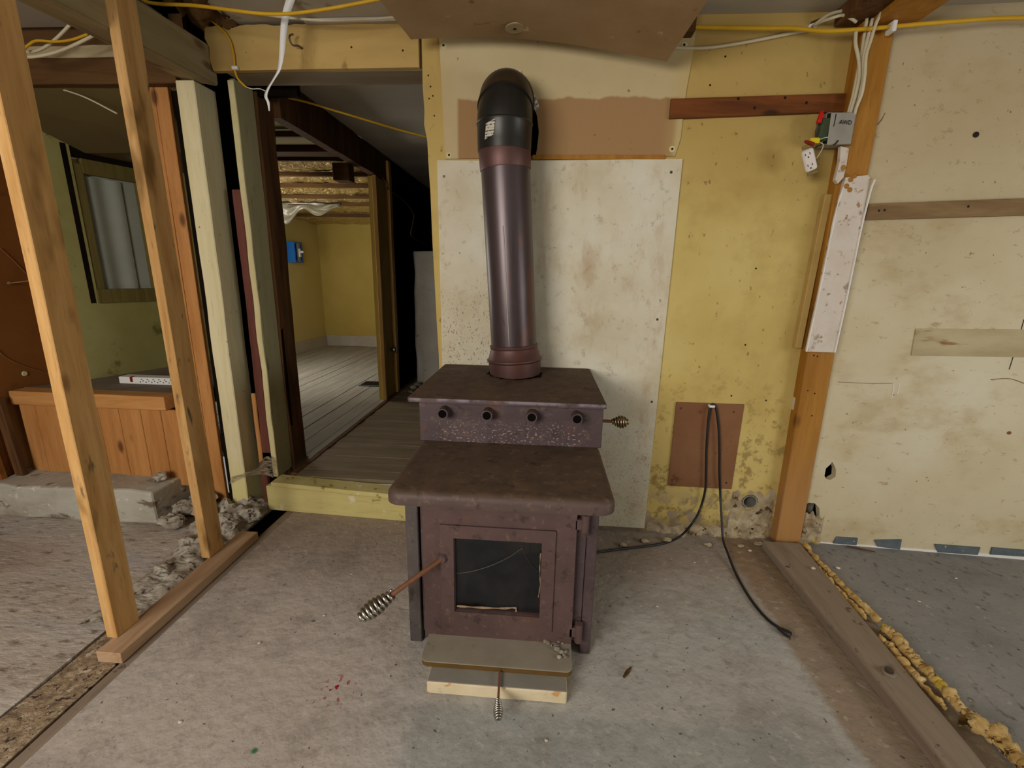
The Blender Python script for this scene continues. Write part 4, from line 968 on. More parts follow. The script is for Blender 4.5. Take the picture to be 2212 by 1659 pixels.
plank4('plate', [(1461, 869), (1608, 874), (1580, 1057), (1443, 1049)], D - 0.007, 0.0065, M_hardboard, None, None, hbp, 0.001)
for (px, py) in ((1471, 882), (1585, 890), (1569, 1043), (1452, 1037)): obj('screw', lathe([(0, 0.005), (0.002, 0.004)], W(px, py, D - 0.007), (0, -1, 0), 8), M_screw, hbp)
# pipe stub in the hole, hook on the header
obj('pipe_stub', lathe([(0.0, 0.030), (0.0, 0.034), (0.10, 0.034), (0.10, 0.030), (0.0, 0.030)], (ph.x, D - 0.006, ph.z), (0, 1, 0), 24, False, False), M_galv, label='grey pipe stub in the round hole near the floor', cat='pipe', autos=40)
hk = [W(p[0], p[1], D - 0.016 - d_) for p, d_ in (((652, 105), 0.0), ((645, 99), 0.02), ((634, 98), 0.03), ((628, 92), 0.035), ((625, 82), 0.04), ((627, 76), 0.035), ((634, 74), 0.03))]
obj('wall_hook', tube(catmull(hk, 5), 0.0035, 7), M_screw, label='bent metal hook screwed into the yellow header', cat='hook', smooth=True)
for (px, py) in ((759, 102), (870, 109), (958 - 60, 60)):
    obj('nail_hole', lathe([(0, 0.0042), (0.001, 0.0025)], W(px, py, D - 0.0125), (0, -1, 0), 8), M_nail, hd)
for (px, py) in ((925, 163), (930, 187), (935, 207), (927, 213), (938, 250)):
    obj('nail_hole', lathe([(0, 0.0036), (0.001, 0.0022)], W(px, py, D - 0.0005), (0, -1, 0), 8), M_nail, wall_back)
for (px, py) in ((1534, 184), (1633, 580), (1567, 122), (1425, 814), (1580, 855), (1655, 865), (1610, 745)):
    obj('nail_hole', lathe([(0, 0.0042), (0.001, 0.0025)], W(px, py, D - 0.0005), (0, -1, 0), 8), M_nail, wall_back)

# ================================================================== the stove
stv = empty('wood_stove', (-0.118, 1.60, 0.0), 'rusty purple-brown steel wood stove with a stepped top and glass door', 'stove')
# firebox shell, open at the front behind the door
obj('firebox_side', B(-0.376, -0.368, 1.288, 1.95, 0.055, 0.628, bevel=0.001), M_stove, stv)
obj('firebox_side', B(0.150, 0.158, 1.288, 1.95, 0.055, 0.628, bevel=0.001), M_stove, stv)
obj('firebox_back', B(-0.368, 0.150, 1.94, 1.95, 0.055, 0.628, bevel=0.001), M_tubein, stv)
obj('firebox_floor', B(-0.368, 0.150, 1.288, 1.94, 0.055, 0.075, bevel=0.001), M_tubein, stv)
ff = nbm()
box(ff, -0.376, -0.30, 1.282, 1.292, 0.055, 0.628); box(ff, 0.06, 0.158, 1.282, 1.292, 0.055, 0.628)
box(ff, -0.30, 0.06, 1.282, 1.292, 0.50, 0.628); box(ff, -0.30, 0.06, 1.282, 1.292, 0.055, 0.12)
obj('front_frame', ff, M_stove, stv)
obj('side_shield', B(-0.427, -0.385, 1.284, 1.93, 0.0, 0.626, bevel=0.003), M_stoveside, stv, label='grey steel side shield on the left')
obj('side_shield', B(0.160, 0.195, 1.284, 1.93, 0.0, 0.626, bevel=0.003), M_stove, stv, label='rusty steel side shield on the right')
# lower cook plate with a rolled front edge and rounded corners
def rounded_plate(x0, x1, y0, y1, z0, z1, rc, bev, both=False):
    """plate with rounded front corners (all four when both) and a rolled top edge"""
    def outline(i_):
        r_ = max(rc - i_, 0.0005); pts = []
        def arc(cx, cy, a0, a1):
            for k in range(11):
                a = math.radians(a0 + (a1 - a0) * k / 10); pts.append((cx + r_ * math.cos(a), cy + r_ * math.sin(a)))
        a0, a1, b0, b1 = x0 + i_, x1 - i_, y0 + i_, (y1 - i_ if both else y1)
        arc(a1 - r_, b0 + r_, -90, 0)
        if both: arc(a1 - r_, b1 - r_, 0, 90); arc(a0 + r_, b1 - r_, 90, 180)
        else: pts.extend([(a1, b1), (a0, b1)])
        arc(a0 + r_, b0 + r_, 180, 270)
        return pts
    bm = nbm(); rings = []
    prof = [(0.0, z0), (0.0, z1 - bev)] + [(bev * (1 - math.cos(math.radians(q))), z1 - bev + bev * math.sin(math.radians(q))) for q in (22.5, 45, 67.5, 90)] if bev else [(0.0, z0), (0.0, z1)]
    for i_, z in prof: rings.append([bm.verts.new((p[0], p[1], z)) for p in outline(i_)])
    n = len(rings[0])
    bm.faces.new(rings[0][::-1]); bm.faces.new(rings[-1])
    for a, b in zip(rings, rings[1:]):
        for k in range(n): bm.faces.new([a[k], a[(k + 1) % n], b[(k + 1) % n], b[k]])
    return bm
obj('cook_plate', rounded_plate(-0.424, 0.2125, 1.098, 1.50, 0.628, 0.669, 0.045, 0.022), M_stoveshelf, stv, autos=35, label='rust brown lower cook plate with rounded corners')
# upper box, top plate and the four air tubes
obj('upper_box', B(-0.428, 0.215, 1.486, 2.045, 0.669, 0.820, bevel=0.003), M_stove, stv)
obj('top_plate', rounded_plate(-0.462, 0.221, 1.459, 2.068, 0.8205, 0.836, 0.012, 0.003, True), M_stove, stv, autos=35, label='brown rusted top plate')
for i in range(4):
    tx = -0.3345 + 0.1525 * i; tz = 0.7865
    tb = lathe([(0.046, 0.0145), (0.0, 0.0145), (0.0, 0.0185), (0.045, 0.0185)], (tx, 1.442, tz), (0, 1, 0), 28, True, False)
    t = obj('air_tube', tb, M_stove, stv, autos=40)
    obj('tube_bore', lathe([(0.010, 0.0143), (0.012, 0.0143)], (tx, 1.442 - 0.0095, tz), (0, 1, 0), 24), M_tubein, t)
# door
dr = obj('stove_door', sheet([(-0.365, 0.052), (0.128, 0.052), (0.124, 0.544), (-0.362, 0.546)], [[(-0.26, 0.166), (-0.26, 0.437), (0.018, 0.437), (0.019, 0.164)]], 1.256, 1.281), M_stovedoor, stv, label='rust brown cast door with a cracked glass window')
bev = nbm()
rim = sheet([(-0.305, 0.112), (0.061, 0.110), (0.061, 0.4815), (-0.305, 0.4825)], [[(-0.262, 0.165), (-0.262, 0.438), (0.019, 0.438), (0.0195, 0.163)]], 1.249, 1.2565)
obj('window_rim', rim, M_stovedoor, dr)
obj('window_pane', B(-0.265, 0.025, 1.268, 1.272, 0.16, 0.442, bevel=0), M_glass, dr, label='sooty cracked glass pane')
pc_ = [W(p[0], p[1], 1.2665) for p in ((987, 1239), (1020, 1234), (1060, 1222), (1100, 1203), (1128, 1184))]
obj('glass_crack', tube(catmull(pc_, 4), 0.0009, 5), M_nickel, dr)
pc_ = [W(p[0], p[1], 1.2665) for p in ((1129, 1166), (1130, 1190), (1142, 1212), (1162, 1236))]
obj('glass_crack', tube(catmull(pc_, 4), 0.0009, 5), M_screw, dr)
gp = [W(p[0], p[1], 1.262) for p in ((987, 1309), (1030, 1312), (1085, 1314), (1112, 1313), (1115, 1320))]
obj('gasket_rope', tube(catmull(gp, 5), [0.0028 + 0.0012 * math.sin(i * 1.3) for i in range(21)], 6), M_gasket, dr, label='pale strand of door gasket rope')
gp = [W(p[0], p[1], 1.262) for p in ((1168, 1195), (1166, 1230), (1167, 1262), (1163, 1290))]
obj('gasket_rope', tube(catmull(gp, 5), [0.0016 + 0.001 * math.sin(i * 1.7) for i in range(16)], 6), M_gasket, dr)
for zz, sgn in ((0.515, 1), (0.118, -1)):
    hg = obj('hinge', lathe([(-0.035, 0.0125), (0.035, 0.0125)], (0.150, 1.262, zz - 0.012), (0, 0, 1), 18), M_stovedoor, stv, autos=40, label='round barrel hinge of the stove door')
    obj('hinge_arm', B(0.118, 0.150, 1.256, 1.276, zz - 0.030, zz + 0.006), M_stovedoor, hg)
fb = empty
obj('firebrick', rough(B(-0.20, -0.03, 1.70, 1.75, 0.08, 0.34, bevel=0.006), 0.012, 6, 6, 3), M_hardboard, stv, label='brown firebrick seen through the glass')
obj('firebrick', rough(B(-0.03, 0.13, 1.72, 1.76, 0.08, 0.30, bevel=0.006), 0.012, 6, 6, 4), M_darktim, stv)
# door handle with a coil grip
def coil(p0, p1, r0, rm, r1, turns, wire, bm=None, peak=0.6):
    p0, p1 = Vector(p0), Vector(p1); d = (p1 - p0); Ln = d.length; d.normalize()
    ref = Vector((0, 0, 1)) if abs(d.z) < 0.9 else Vector((1, 0, 0)); N = (ref - d * ref.dot(d)).normalized(); Bn = d.cross(N)
    pts = []; steps = int(turns * 16)
    for i in range(steps + 1):
        t = i / steps
        rr = r0 + (rm - r0) * math.sin(min(t / peak, 1) * math.pi / 2) ** 1.5 if t < peak else r1 + (rm - r1) * math.cos((t - peak) / (1 - peak) * math.pi / 2)
        a = 2 * math.pi * turns * t
        pts.append(p0 + d * (Ln * t) + (N * math.cos(a) + Bn * math.sin(a)) * rr)
    return tube(pts, wire, 6, bm=bm)
def coil_handle(parent, name, p0, p1, p2, rod_r, r0, rm, r1, turns, wire, cm):
    p0, p1, p2 = Vector(p0), Vector(p1), Vector(p2)
    h_ = obj(name, tube([p0, p1, p1.lerp(p2, 0.8)], rod_r, 12), M_rust, parent, autos=40)
    obj('coil_grip', coil(p1, p2, r0, rm, r1, turns, wire), cm, h_, smooth=True, label='springy coiled metal grip')
    return h_
hb_ = W(955, 1205, 1.25)
obj('handle_boss', lathe([(0, 0.017), (0.014, 0.016), (0.02, 0.012)], (hb_.x, 1.257, hb_.z), (0, -1, 0), 20), M_stovedoor, dr, autos=40)
coil_handle(stv, 'door_handle', (hb_.x, 1.245, hb_.z), W(850, 1282, 1.13), W(776, 1336, 1.085), 0.0078, 0.011, 0.0225, 0.009, 8.5, 0.0052, M_nickel)
# damper knob on the right of the upper box
dz = W(1330, 910, 1.60).z
coil_handle(stv, 'damper_handle', (0.21, 1.60, dz), (W(1322, 912, 1.60).x, 1.60, dz - 0.001), (W(1357, 912, 1.60).x, 1.60, dz - 0.002), 0.006, 0.008, 0.0215, 0.006, 6.5, 0.0035, M_brasscoil)
# ash lip and air control rod
al = obj('ash_lip', rounded_plate(-0.352, 0.127, 1.146, 1.284, 0.0605, 0.064, 0.022, 0.001), M_lip, stv, autos=35, label='dusty ash lip below the door')
obj('lip_edge', rounded_plate(-0.351, 0.126, 1.1445, 1.284, 0.046, 0.0605, 0.022, 0.0), M_lipedge, al, autos=35, label='rust brown front edge of the ash lip')
coil_handle(stv, 'air_control_rod', (-0.1, 1.16, 0.055), (-0.094, 1.045, 0.052), (-0.088, 0.985, 0.050), 0.0035, 0.006, 0.0115, 0.005, 9.5, 0.0026, M_nickel)
for i in range(34):
    a = random.random(); b = random.random()
    px_, py_ = 0.02 + 0.10 * a, 1.19 + 0.09 * max(b, 1 - a - 0.1 * b if a < 0.6 else b)
    obj('ash_crumb', rock((px_, py_, 0.064), 0.004 + 0.006 * random.random(), i + 3.0, (1, 1, 0.6), 1), M_rubble, al)
# hearth brick slab under the lip
hs = empty('hearth_slab', (-0.105, 1.18, 0.0), 'cream painted brick slab on the floor under the ash lip', 'slab')
obj('slab', rough(B(-0.318, 0.108, 1.092, 1.283, 0.0, 0.0425, bevel=0.004), 0.002, 8, 12, 4), M_slab, hs)
obj('slab_top', B(-0.316, 0.106, 1.095, 1.28, 0.0415, 0.0448, bevel=0.001), M_slabtop, hs)

# ================================================================== flue pipe
pp = empty('stove_pipe', (-0.113, 1.90, 0.836), 'tall rusty brown flue pipe with a black elbow into the wall', 'flue pipe')
base = Vector((-0.116, 1.900, 0.836)); topp = Vector((-0.176, 1.900, 1.735)); ax = (topp - base).normalized(); Lp = (topp - base).length
obj('pipe_collar', lathe([(0.0, 0.108), (0.035, 0.112), (0.058, 0.1125), (0.064, 0.118), (0.070, 0.118), (0.076, 0.111), (0.115, 0.100), (0.118, 0.102), (0.128, 0.102), (0.131, 0.098)], base, ax, 48, True, True), M_collar, pp, autos=35, label='flared rust red collar at the stove top')
def ragged():
    bm = nbm(); n = 60
    ri = [bm.verts.new((base.x + 0.100 * math.cos(2 * math.pi * k / n), base.y + 0.100 * math.sin(2 * math.pi * k / n), 0.8375)) for k in range(n)]
    ro = []
    for k in range(n):
        r_ = 0.119 + 0.022 * noise.noise(Vector((k * 0.55, 2.0, 0))) + 0.012 * noise.noise(Vector((k * 1.7, 5.0, 0)))
        ro.append(bm.verts.new((base.x + r_ * math.cos(2 * math.pi * k / n), base.y + r_ * math.sin(2 * math.pi * k / n) * (0.98), 0.8366)))
    for k in range(n): bm.faces.new([ri[k], ri[(k + 1) % n], ro[(k + 1) % n], ro[k]])
    return bm
obj('sealant', ragged(), M_tubein, pp, label='black ragged sealant around the collar')
obj('pipe_lower', lathe([(0.12, 0.0965), (Lp - 0.075, 0.0965)], base, ax, 48), M_pipe, pp, autos=35, label='rust streaked lower pipe length')
obj('pipe_seam', tube([base + ax * 0.135 + Vector((-0.012, -0.0968, 0)), base + ax * (Lp - 0.3) + Vector((-0.012, -0.0968, 0))], 0.0022, 6), M_galv, pp)
obj('pipe_joint', lathe([(Lp - 0.085, 0.0985), (Lp - 0.08, 0.1005), (Lp - 0.015, 0.1015), (Lp - 0.01, 0.100)], base, ax, 48), M_collar, pp, autos=35)
ep = [topp + Vector((0, 0, -0.02)), topp + Vector((0, 0, 0.075))]
el = lathe([(-0.02, 0.1035), (0.01, 0.1045), (0.072, 0.106), (0.078, 0.109), (0.084, 0.106)], topp, (0, 0, 1), 48)
obj('pipe_upper', el, M_blackpipe, pp, autos=35, label='black pipe section below the elbow')
ec = topp + Vector((0, 0, 0.07)); rb = 0.125
segs = [0, 30, 60, 90]
def elb(a0, a1, r0, r1):
    pts = []; rr = []
    for k in range(9):
        a = math.radians(a0 + (a1 - a0) * k / 8)
        pts.append(ec + Vector((0, rb - rb * math.cos(a), rb * math.sin(a)))); rr.append(r0 + (r1 - r0) * k / 8)
    return pts, rr
for k, (a0, a1, m_) in enumerate(((0, 34, M_blackpipe), (34, 66, M_elbow), (66, 92, M_elbow))):
    pts, rr = elb(a0, a1, 0.107, 0.104)
    obj('elbow_gore', tube(pts, rr, 48, up=(1, 0, 0)), m_, pp, autos=35, label='bent gore of the flue elbow')
    pts, rr = elb(a1 - 1.5, a1 + 1.5, 0.109, 0.109)
    obj('elbow_rib', tube(pts, 0.1085, 48, up=(1, 0, 0)), m_, pp, autos=50)
obj('wall_sleeve', lathe([(0, 0.103), (0.12, 0.103)], ec + Vector((0, rb, rb)), (0, 1, 0), 48), M_elbow, pp, autos=35)
# sticker wrapped on the black section
lp = []
def stk(u, v):
    a = math.radians(-128 + 21 * u); rr_ = 0.1072 + (0.0012 if v > 0.95 else 0)
    return Vector((topp.x + rr_ * math.cos(a + 0.06 * v), topp.y + rr_ * math.sin(a + 0.06 * v), topp.z + 0.004 + 0.052 * v + 0.012 * u))
obj('pipe_label', grid(stk, 8, 4, 0.0006), M_label, pp, label='small printed paper label on the black pipe')

# ================================================================== cables and electrical bits
def cab(pts, r, mat, label, flat=1.0, parent=None, name='cable', cat='cable', group=None):
    return obj(name, tube(catmull(pts, 8), r, 8, flat=flat), mat, parent, smooth=True, label=label, cat=None if parent else cat, group=group)
def WL(pix, y): return [W(p[0], p[1], p[2] if len(p) > 2 else y) for p in pix]
cab(WL([(300, -6), (330, 7), (420, 12), (500, 22), (560, 29), (620, 30), (690, 22), (760, 10), (840, -6)], 1.86), 0.0062, M_yelcab, 'thick yellow cable sagging below the ceiling left of the shield')
cab(WL([(430, 22), (448, 38), (478, 62), (496, 86), (505, 120), (507, 150), (514, 170), (530, 187)], D - 0.02), 0.0045, M_yelcab, 'thin yellow cable stapled down the left end of the header')
obj('cable_tip', tube(catmull(WL([(530, 187), (545, 192), (562, 192), (578, 199)], D - 0.025), 5), 0.002, 6), M_whtcab, label='bare white tip of the yellow cable at the header corner', cat='cable')
obj('cable_staple', B(*(lambda p: (p.x - 0.013, p.x + 0.013, p.y - 0.008, p.y + 0.0075, p.z - 0.007, p.z + 0.007))(W(508, 147, D - 0.02))), M_clip, label='white cable staple on the thin yellow cable', cat='staple')
cab(WL([(400, -4), (460, 8), (540, 26), (620, 38), (700, 44), (780, 42), (870, 36)], 2.0), 0.0048, M_whtcab, 'pale cable lying along the top of the header')
# hanging white ribbon of sealing tape
rbp = catmull(WL([(632, -8), (626, 6), (616, 40), (612, 80), (609, 120), (604, 150), (592, 172), (580, 192), (575, 208), (580, 222), (582, 240)], 1.93), 6)
wdh = [0.019, 0.018, 0.015, 0.013, 0.011, 0.0095, 0.008, 0.010, 0.008, 0.006, 0.0025]
def ribw(i): f_ = i / (len(rbp) - 1) * (len(wdh) - 1); k_ = min(int(f_), len(wdh) - 2); return wdh[k_] + (wdh[k_ + 1] - wdh[k_]) * (f_ - k_)
bm = nbm(); prev = None
for i, p in enumerate(rbp):
    w_ = ribw(i) * 0.85; tw = Vector((math.cos(0.25 * math.sin(i * 0.2)), 0.5 * math.sin(i * 0.12), 0)).normalized()
    a, b = bm.verts.new(p - tw * w_), bm.verts.new(p + tw * w_)
    if prev: bm.faces.new([prev[0], prev[1], b, a])
    prev = (a, b)
bm.normal_update(); bmesh.ops.solidify(bm, geom=bm.faces[:], thickness=0.003)
obj('sealing_tape', bm, M_clip, smooth=True, label='white ribbon of tape hanging in front of the header', cat='tape')
# left, above the alcove
cab(WL([(36, 122), (70, 123), (110, 116), (150, 102), (192, 82), (222, 66, 1.97), (250, 60, 2.0)], 1.95), 0.006, M_whtcab, 'lower white cable above the alcove fascia')
cab(WL([(36, 112), (70, 112), (95, 103), (120, 85), (147, 58), (170, 30, 1.98)], 1.99), 0.0058, M_whtcab, 'upper white cable curving up above the alcove fascia')
cab(WL([(50, 108), (62, 97), (80, 88), (120, 90), (155, 86), (190, 74)], 1.96), 0.005, M_yelcab, 'yellow cable above the alcove fascia')
# right-hand run
yc = cab(WL([(1440, 60, 2.05), (1480, 58, 2.05), (1560, 60, 2.05), (1650, 61, 2.04), (1710, 61, 2.03), (1780, 67, 2.01), (1850, 64, 2.0), (1925, 58, 2.0), (2000, 51, 1.99), (2080, 45, 1.99), (2150, 40, 1.99), (2260, 38, 1.98), (2420, 34, 1.96), (2640, 30, 1.94)], 2.03), 0.0075, M_yelcab, 'long yellow cable crossing from the shield to the right picture edge')
st = W(1930, 57, 1.99)
obj('cable_staple', B(st.x - 0.008, st.x + 0.008, st.y - 0.010, st.y + 0.03, st.z - 0.018, st.z + 0.018), M_clip, label='white cable staple on the orange post', cat='staple')
cab(WL([(1440, 101), (1480, 104), (1530, 103), (1590, 95), (1650, 84), (1715, 71), (1745, 66)], D - 0.012), 0.0058, M_whtcab, 'cream cable rising along the yellow wall below the yellow cable')
cab(WL([(1755, 58, 2.10), (1764, 50, 2.07), (1790, 32, 2.05), (1822, 24, 2.04), (1842, 30, 2.04), (1850, 48, 2.04)], 2.05), 0.006, M_whtcab, 'outer cream cable looping out of the wall hole')
cab(WL([(1758, 56, 2.10), (1775, 47, 2.055), (1800, 38, 2.025), (1820, 33, 2.02), (1838, 40, 2.02), (1850, 48, 2.022)], 2.05), 0.0055, M_whtcab, 'inner cream cable looping out of the wall hole')
cab(WL([(1849, 68, 1.997), (1848, 95, 1.994), (1855, 130, 1.992), (1856, 165, 1.992), (1848, 205, 1.996), (1838, 240, 2.01), (1836, 250, 2.02)], 2.03), 0.0062, M_whtcab, 'leftmost cream cable of the bundle entering the metal box')
cab(WL([(1873, 40, 2.02), (1868, 70, 2.02), (1862, 110, 2.025), (1852, 160, 2.028), (1843, 205, 2.028), (1833, 242, 2.03), (1832, 252, 2.035)], 2.03), 0.0058, M_whtcab, 'second cream cable of the bundle entering the metal box')
cab(WL([(1918, -4, 1.98), (1906, 22, 1.98), (1892, 52, 1.978), (1880, 90, 1.978), (1871, 120, 1.977), (1868, 160, 1.977), (1862, 200, 1.98), (1850, 232, 1.993), (1845, 250, 2.008)], 2.0), 0.0058, M_whtcab, 'rightmost cream cable dropping from the ceiling in front of the post')
cab(WL([(1885, 40, 2.012), (1876, 75, 2.012), (1870, 100, 2.011), (1863, 135, 2.011), (1862, 170, 2.011), (1856, 205, 2.013), (1846, 240, 2.022)], 2.03), 0.0055, M_whtcab, 'third cream cable of the bundle entering the metal box')
# loose black wood above the cables
obj('rafter_end', rough(B(1.07, 1.17, 1.2, 2.08, 2.20, 2.256), 0.004, 4, 8), M_darktim, label='dark rafter end at the ceiling above the cable bundle', cat='timber')
obj('rafter_end', rough(B(1.175, 1.33, 1.2, 2.03, 2.18, 2.256), 0.003, 4, 8, 4), M_orange, label='orange ceiling timber meeting the top of the post', cat='timber')
# metal box
eb = empty('junction_box', (1.14, 2.05, 1.46), 'grey metal junction box with loose wires on the post', 'electrical box')
cp = [W(p[0], p[1], yy) for p, yy in (((1797, 243), 1.985), ((1850, 243), 2.0), ((1838, 311), 2.0), ((1787, 313), 1.985))]
bm = nbm()
dirn = Vector((0.0, 0.006, 0.0))
hexa(bm, [cp[3], cp[2], cp[2] + dirn, cp[3] + dirn, cp[0], cp[1], cp[1] + dirn, cp[0] + dirn])
bmesh.ops.bevel(bm, geom=bm.edges[:], offset=0.0015, segments=1, affect='EDGES')
cv = obj('box_cover', bm, M_galv, eb, label='grey cover plate marked AWD')
sx0, sx1 = W(1775, 280, 2.03).x, W(1838, 280, 2.03).x; sz0, sz1 = W(1810, 315, 2.03).z, W(1810, 246, 2.03).z
for (a, b, d_, e) in ((sx0, sx0 + 0.003, sz0, sz1), (sx1 - 0.003, sx1, sz0, sz1), (sx0, sx1, sz0, sz0 + 0.003), (sx0, sx1, sz1 - 0.003, sz1)):
    obj('box_side', B(a, b, 2.012, 2.075, d_, e, bevel=0.0008), M_galv, eb)
obj('box_back', B(sx0, sx1, 2.072, 2.076, sz0, sz1, bevel=0.0005), M_green, eb)
gpt = W(1779, 285, 2.0)
obj('green_ground_tab', rough(B(gpt.x - 0.012, gpt.x + 0.022, 2.004, 2.03, gpt.z - 0.03, gpt.z + 0.05), 0.004, 12, 4), M_green, eb, label='dull green insulating paper inside the box')
for pts in (((1806, 246), (1802, 268), (1800, 273)), ((1811, 303), (1806, 310), (1800, 313))):
    obj('cover_slot', tube([W(p[0], p[1], 1.988) for p in pts], 0.0022, 6), M_nail, cv)
tc = bpy.data.curves.new('lettering', 'FONT'); tc.body = 'AWD'; tc.size = 0.021; tc.extrude = 0.0003; tc.align_x = 'CENTER'; tc.align_y = 'CENTER'
to = bpy.data.objects.new('lettering_tmp', tc); COL.objects.link(to); bpy.context.view_layer.update()
dg = bpy.context.evaluated_depsgraph_get(); tm = bpy.data.meshes.new_from_object(to.evaluated_get(dg)); bpy.data.objects.remove(to)
bm = nbm(); bm.from_mesh(tm); bpy.data.meshes.remove(tm)
tp = W(1826, 265, 1.985 + 0.015 * 29 / 53)
bmesh.ops.transform(bm, matrix=Matrix.Translation(tp + Vector((0, -0.0022, 0))) @ Matrix.Rotation(math.atan2(0.015, (cp[1] - cp[0]).x), 4, 'Z') @ Matrix.Rotation(math.radians(90), 4, 'X'), verts=bm.verts[:])
obj('lettering', bm, M_nail, cv, label='dark stamped letters AWD')
def nut(p, d, L_, r, mat, label):
    return obj('wire_connector', lathe([(0, r * 0.95), (L_ * 0.2, r), (L_ * 0.75, r * 0.8), (L_, r * 0.5)], p, d, 10), mat, eb, label=label)
nut(W(1768, 266, 1.985), W(1774, 246, 1.985) - W(1768, 266, 1.985), 0.042, 0.0095, M_red, 'bright red wire connector')
nut(W(1757, 312, 1.975), W(1738, 305, 1.975) - W(1757, 312, 1.975), 0.036, 0.008, M_darkred, 'dark red wire connector')
obj('wire_connector', B(*(lambda p: (p.x - 0.016, p.x + 0.018, p.y - 0.008, p.y + 0.008, p.z - 0.010, p.z + 0.010))(W(1760, 304, 1.985)), lean=(-0.004, 0)), M_yelnut, eb, label='yellow wire connector')
for pts, m_ in ((((1767, 268), (1763, 282), (1762, 295)), M_black), (((1768, 268), (1770, 282), (1764, 296)), M_black), (((1766, 270), (1758, 288), (1755, 300)), M_brncab),
                (((1768, 302), (1780, 298), (1790, 296)), M_whtcab), (((1772, 308), (1778, 312), (1776, 322), (1764, 342)), M_whtcab), (((1762, 310), (1757, 322), (1754, 330)), M_brncab)):
    obj('loose_wire', tube(catmull([W(p[0], p[1], 1.982) for p in pts], 6), 0.0016, 6), m_, eb, smooth=True)
# receptacle dangling
rc = W(1748, 346, 1.985)
rcp = empty('receptacle', rc - Vector((0, 0, 0.04)), 'ivory electrical receptacle dangling below the junction box', 'receptacle')
rot = Matrix.Translation(rc) @ Matrix.Rotation(math.radians(-22), 4, 'Y') @ Matrix.Rotation(math.radians(-30), 4, 'Z') @ Matrix.Scale(1.22, 4)
def rotbox(*a, bevel=0.002):
    bm = B(*a, bevel=bevel, seg=2); bmesh.ops.transform(bm, matrix=rot, verts=bm.verts[:]); return bm
obj('recep_face', rotbox(-0.017, 0.017, -0.018, -0.002, -0.034, 0.034, bevel=0.008), M_recep, rcp)
obj('recep_body', rotbox(-0.016, 0.016, -0.002, 0.024, -0.031, 0.031), M_devblue, rcp)
obj('yoke_ear', rotbox(-0.012, 0.012, -0.004, 0.000, 0.036, 0.046, bevel=0.001), M_yoke, rcp)
obj('yoke_ear', rotbox(-0.014, 0.016, -0.004, 0.000, -0.046, -0.036, bevel=0.001), M_yoke, rcp)
for zz in (0.017, -0.017):
    for xx in (-0.006, 0.006): obj('socket_slot', rotbox(xx - 0.001, xx + 0.001, -0.0188, -0.0175, zz - 0.002, zz + 0.005, bevel=0), M_nail, rcp)
    obj('socket_slot', rotbox(-0.002, 0.002, -0.0188, -0.0175, zz - 0.010, zz - 0.006, bevel=0), M_nail, rcp)
# black cord hanging over the hardboard plate
cord = empty('electric_cord', W(1538, 876, D - 0.02), 'black power cord hung over a clip on the hardboard plate', 'cord')
pL = WL([(1538, 872), (1533, 885), (1529, 920), (1526, 970), (1525, 1020), (1523, 1060), (1512, 1100)], D - 0.022)
pL += [W(1497, 1128, 2.02), F(1470, 1158, 0.007), F(1440, 1172, 0.007), F(1395, 1180, 0.007), F(1340, 1186, 0.007), F(1270, 1196, 0.007)]
obj('cord_strand', tube(catmull(pL, 6), 0.0055, 8), M_black, cord, smooth=True)
pR = WL([(1538, 872), (1546, 880), (1552, 920), (1554, 970), (1554, 1020), (1556, 1070)], D - 0.024)
pR += [W(1559, 1120, 2.02), W(1562, 1165, 1.97)]
pR += [F(1572, 1195, 0.02), F(1590, 1240, 0.006), F(1620, 1292, 0.006), F(1655, 1335, 0.006), F(1688, 1360, 0.008)]
obj('cord_strand', tube(catmull(pR, 6), 0.0055, 8), M_black, cord, smooth=True)
e0, e1 = F(1680, 1356, 0.012), F(1708, 1372, 0.012)
pg = obj('plug', tube([e0, e0.lerp(e1, 0.4), e0.lerp(e1, 0.75), e1], [0.006, 0.0095, 0.012, 0.011], 12), M_black, cord, autos=50, label='black plug at the end of the cord')
for s_ in (-1, 1):
    dd = (e1 - e0).normalized(); nn_ = Vector((-dd.y, dd.x, 0)) * 0.006 * s_
    obj('prong', tube([e1 + nn_, e1 + nn_ + dd * 0.015], 0.0016, 6), M_nickel, pg)
cl = W(1538, 878, D - 0.028)
obj('cord_clip', B(cl.x - 0.013, cl.x + 0.013, cl.y - 0.006, cl.y + 0.02, cl.z - 0.006, cl.z + 0.006), M_clip, cord, label='small white clip')
# wires in the hall
cab([W(592, 205, 2.5), W(660, 220, 2.55), W(720, 238, 2.6), W(800, 262, 2.7), (W(860, 280, 2.8)), W(925, 297, 2.9)], 0.0055, M_yelcab, 'yellow cable strung under the hall ceiling')
cab([S(826, 384, -1.36), S(834, 395, -1.35), S(838, 408, -1.35), S(870, 432, -1.35), S(893, 462, -1.345), S(890, 490, -1.34), S(888, 508, -1.34), S(905, 520, -1.335), S(936, 533, -1.33)], 0.005, M_brncab, 'brown wire hanging down the black hall wall')

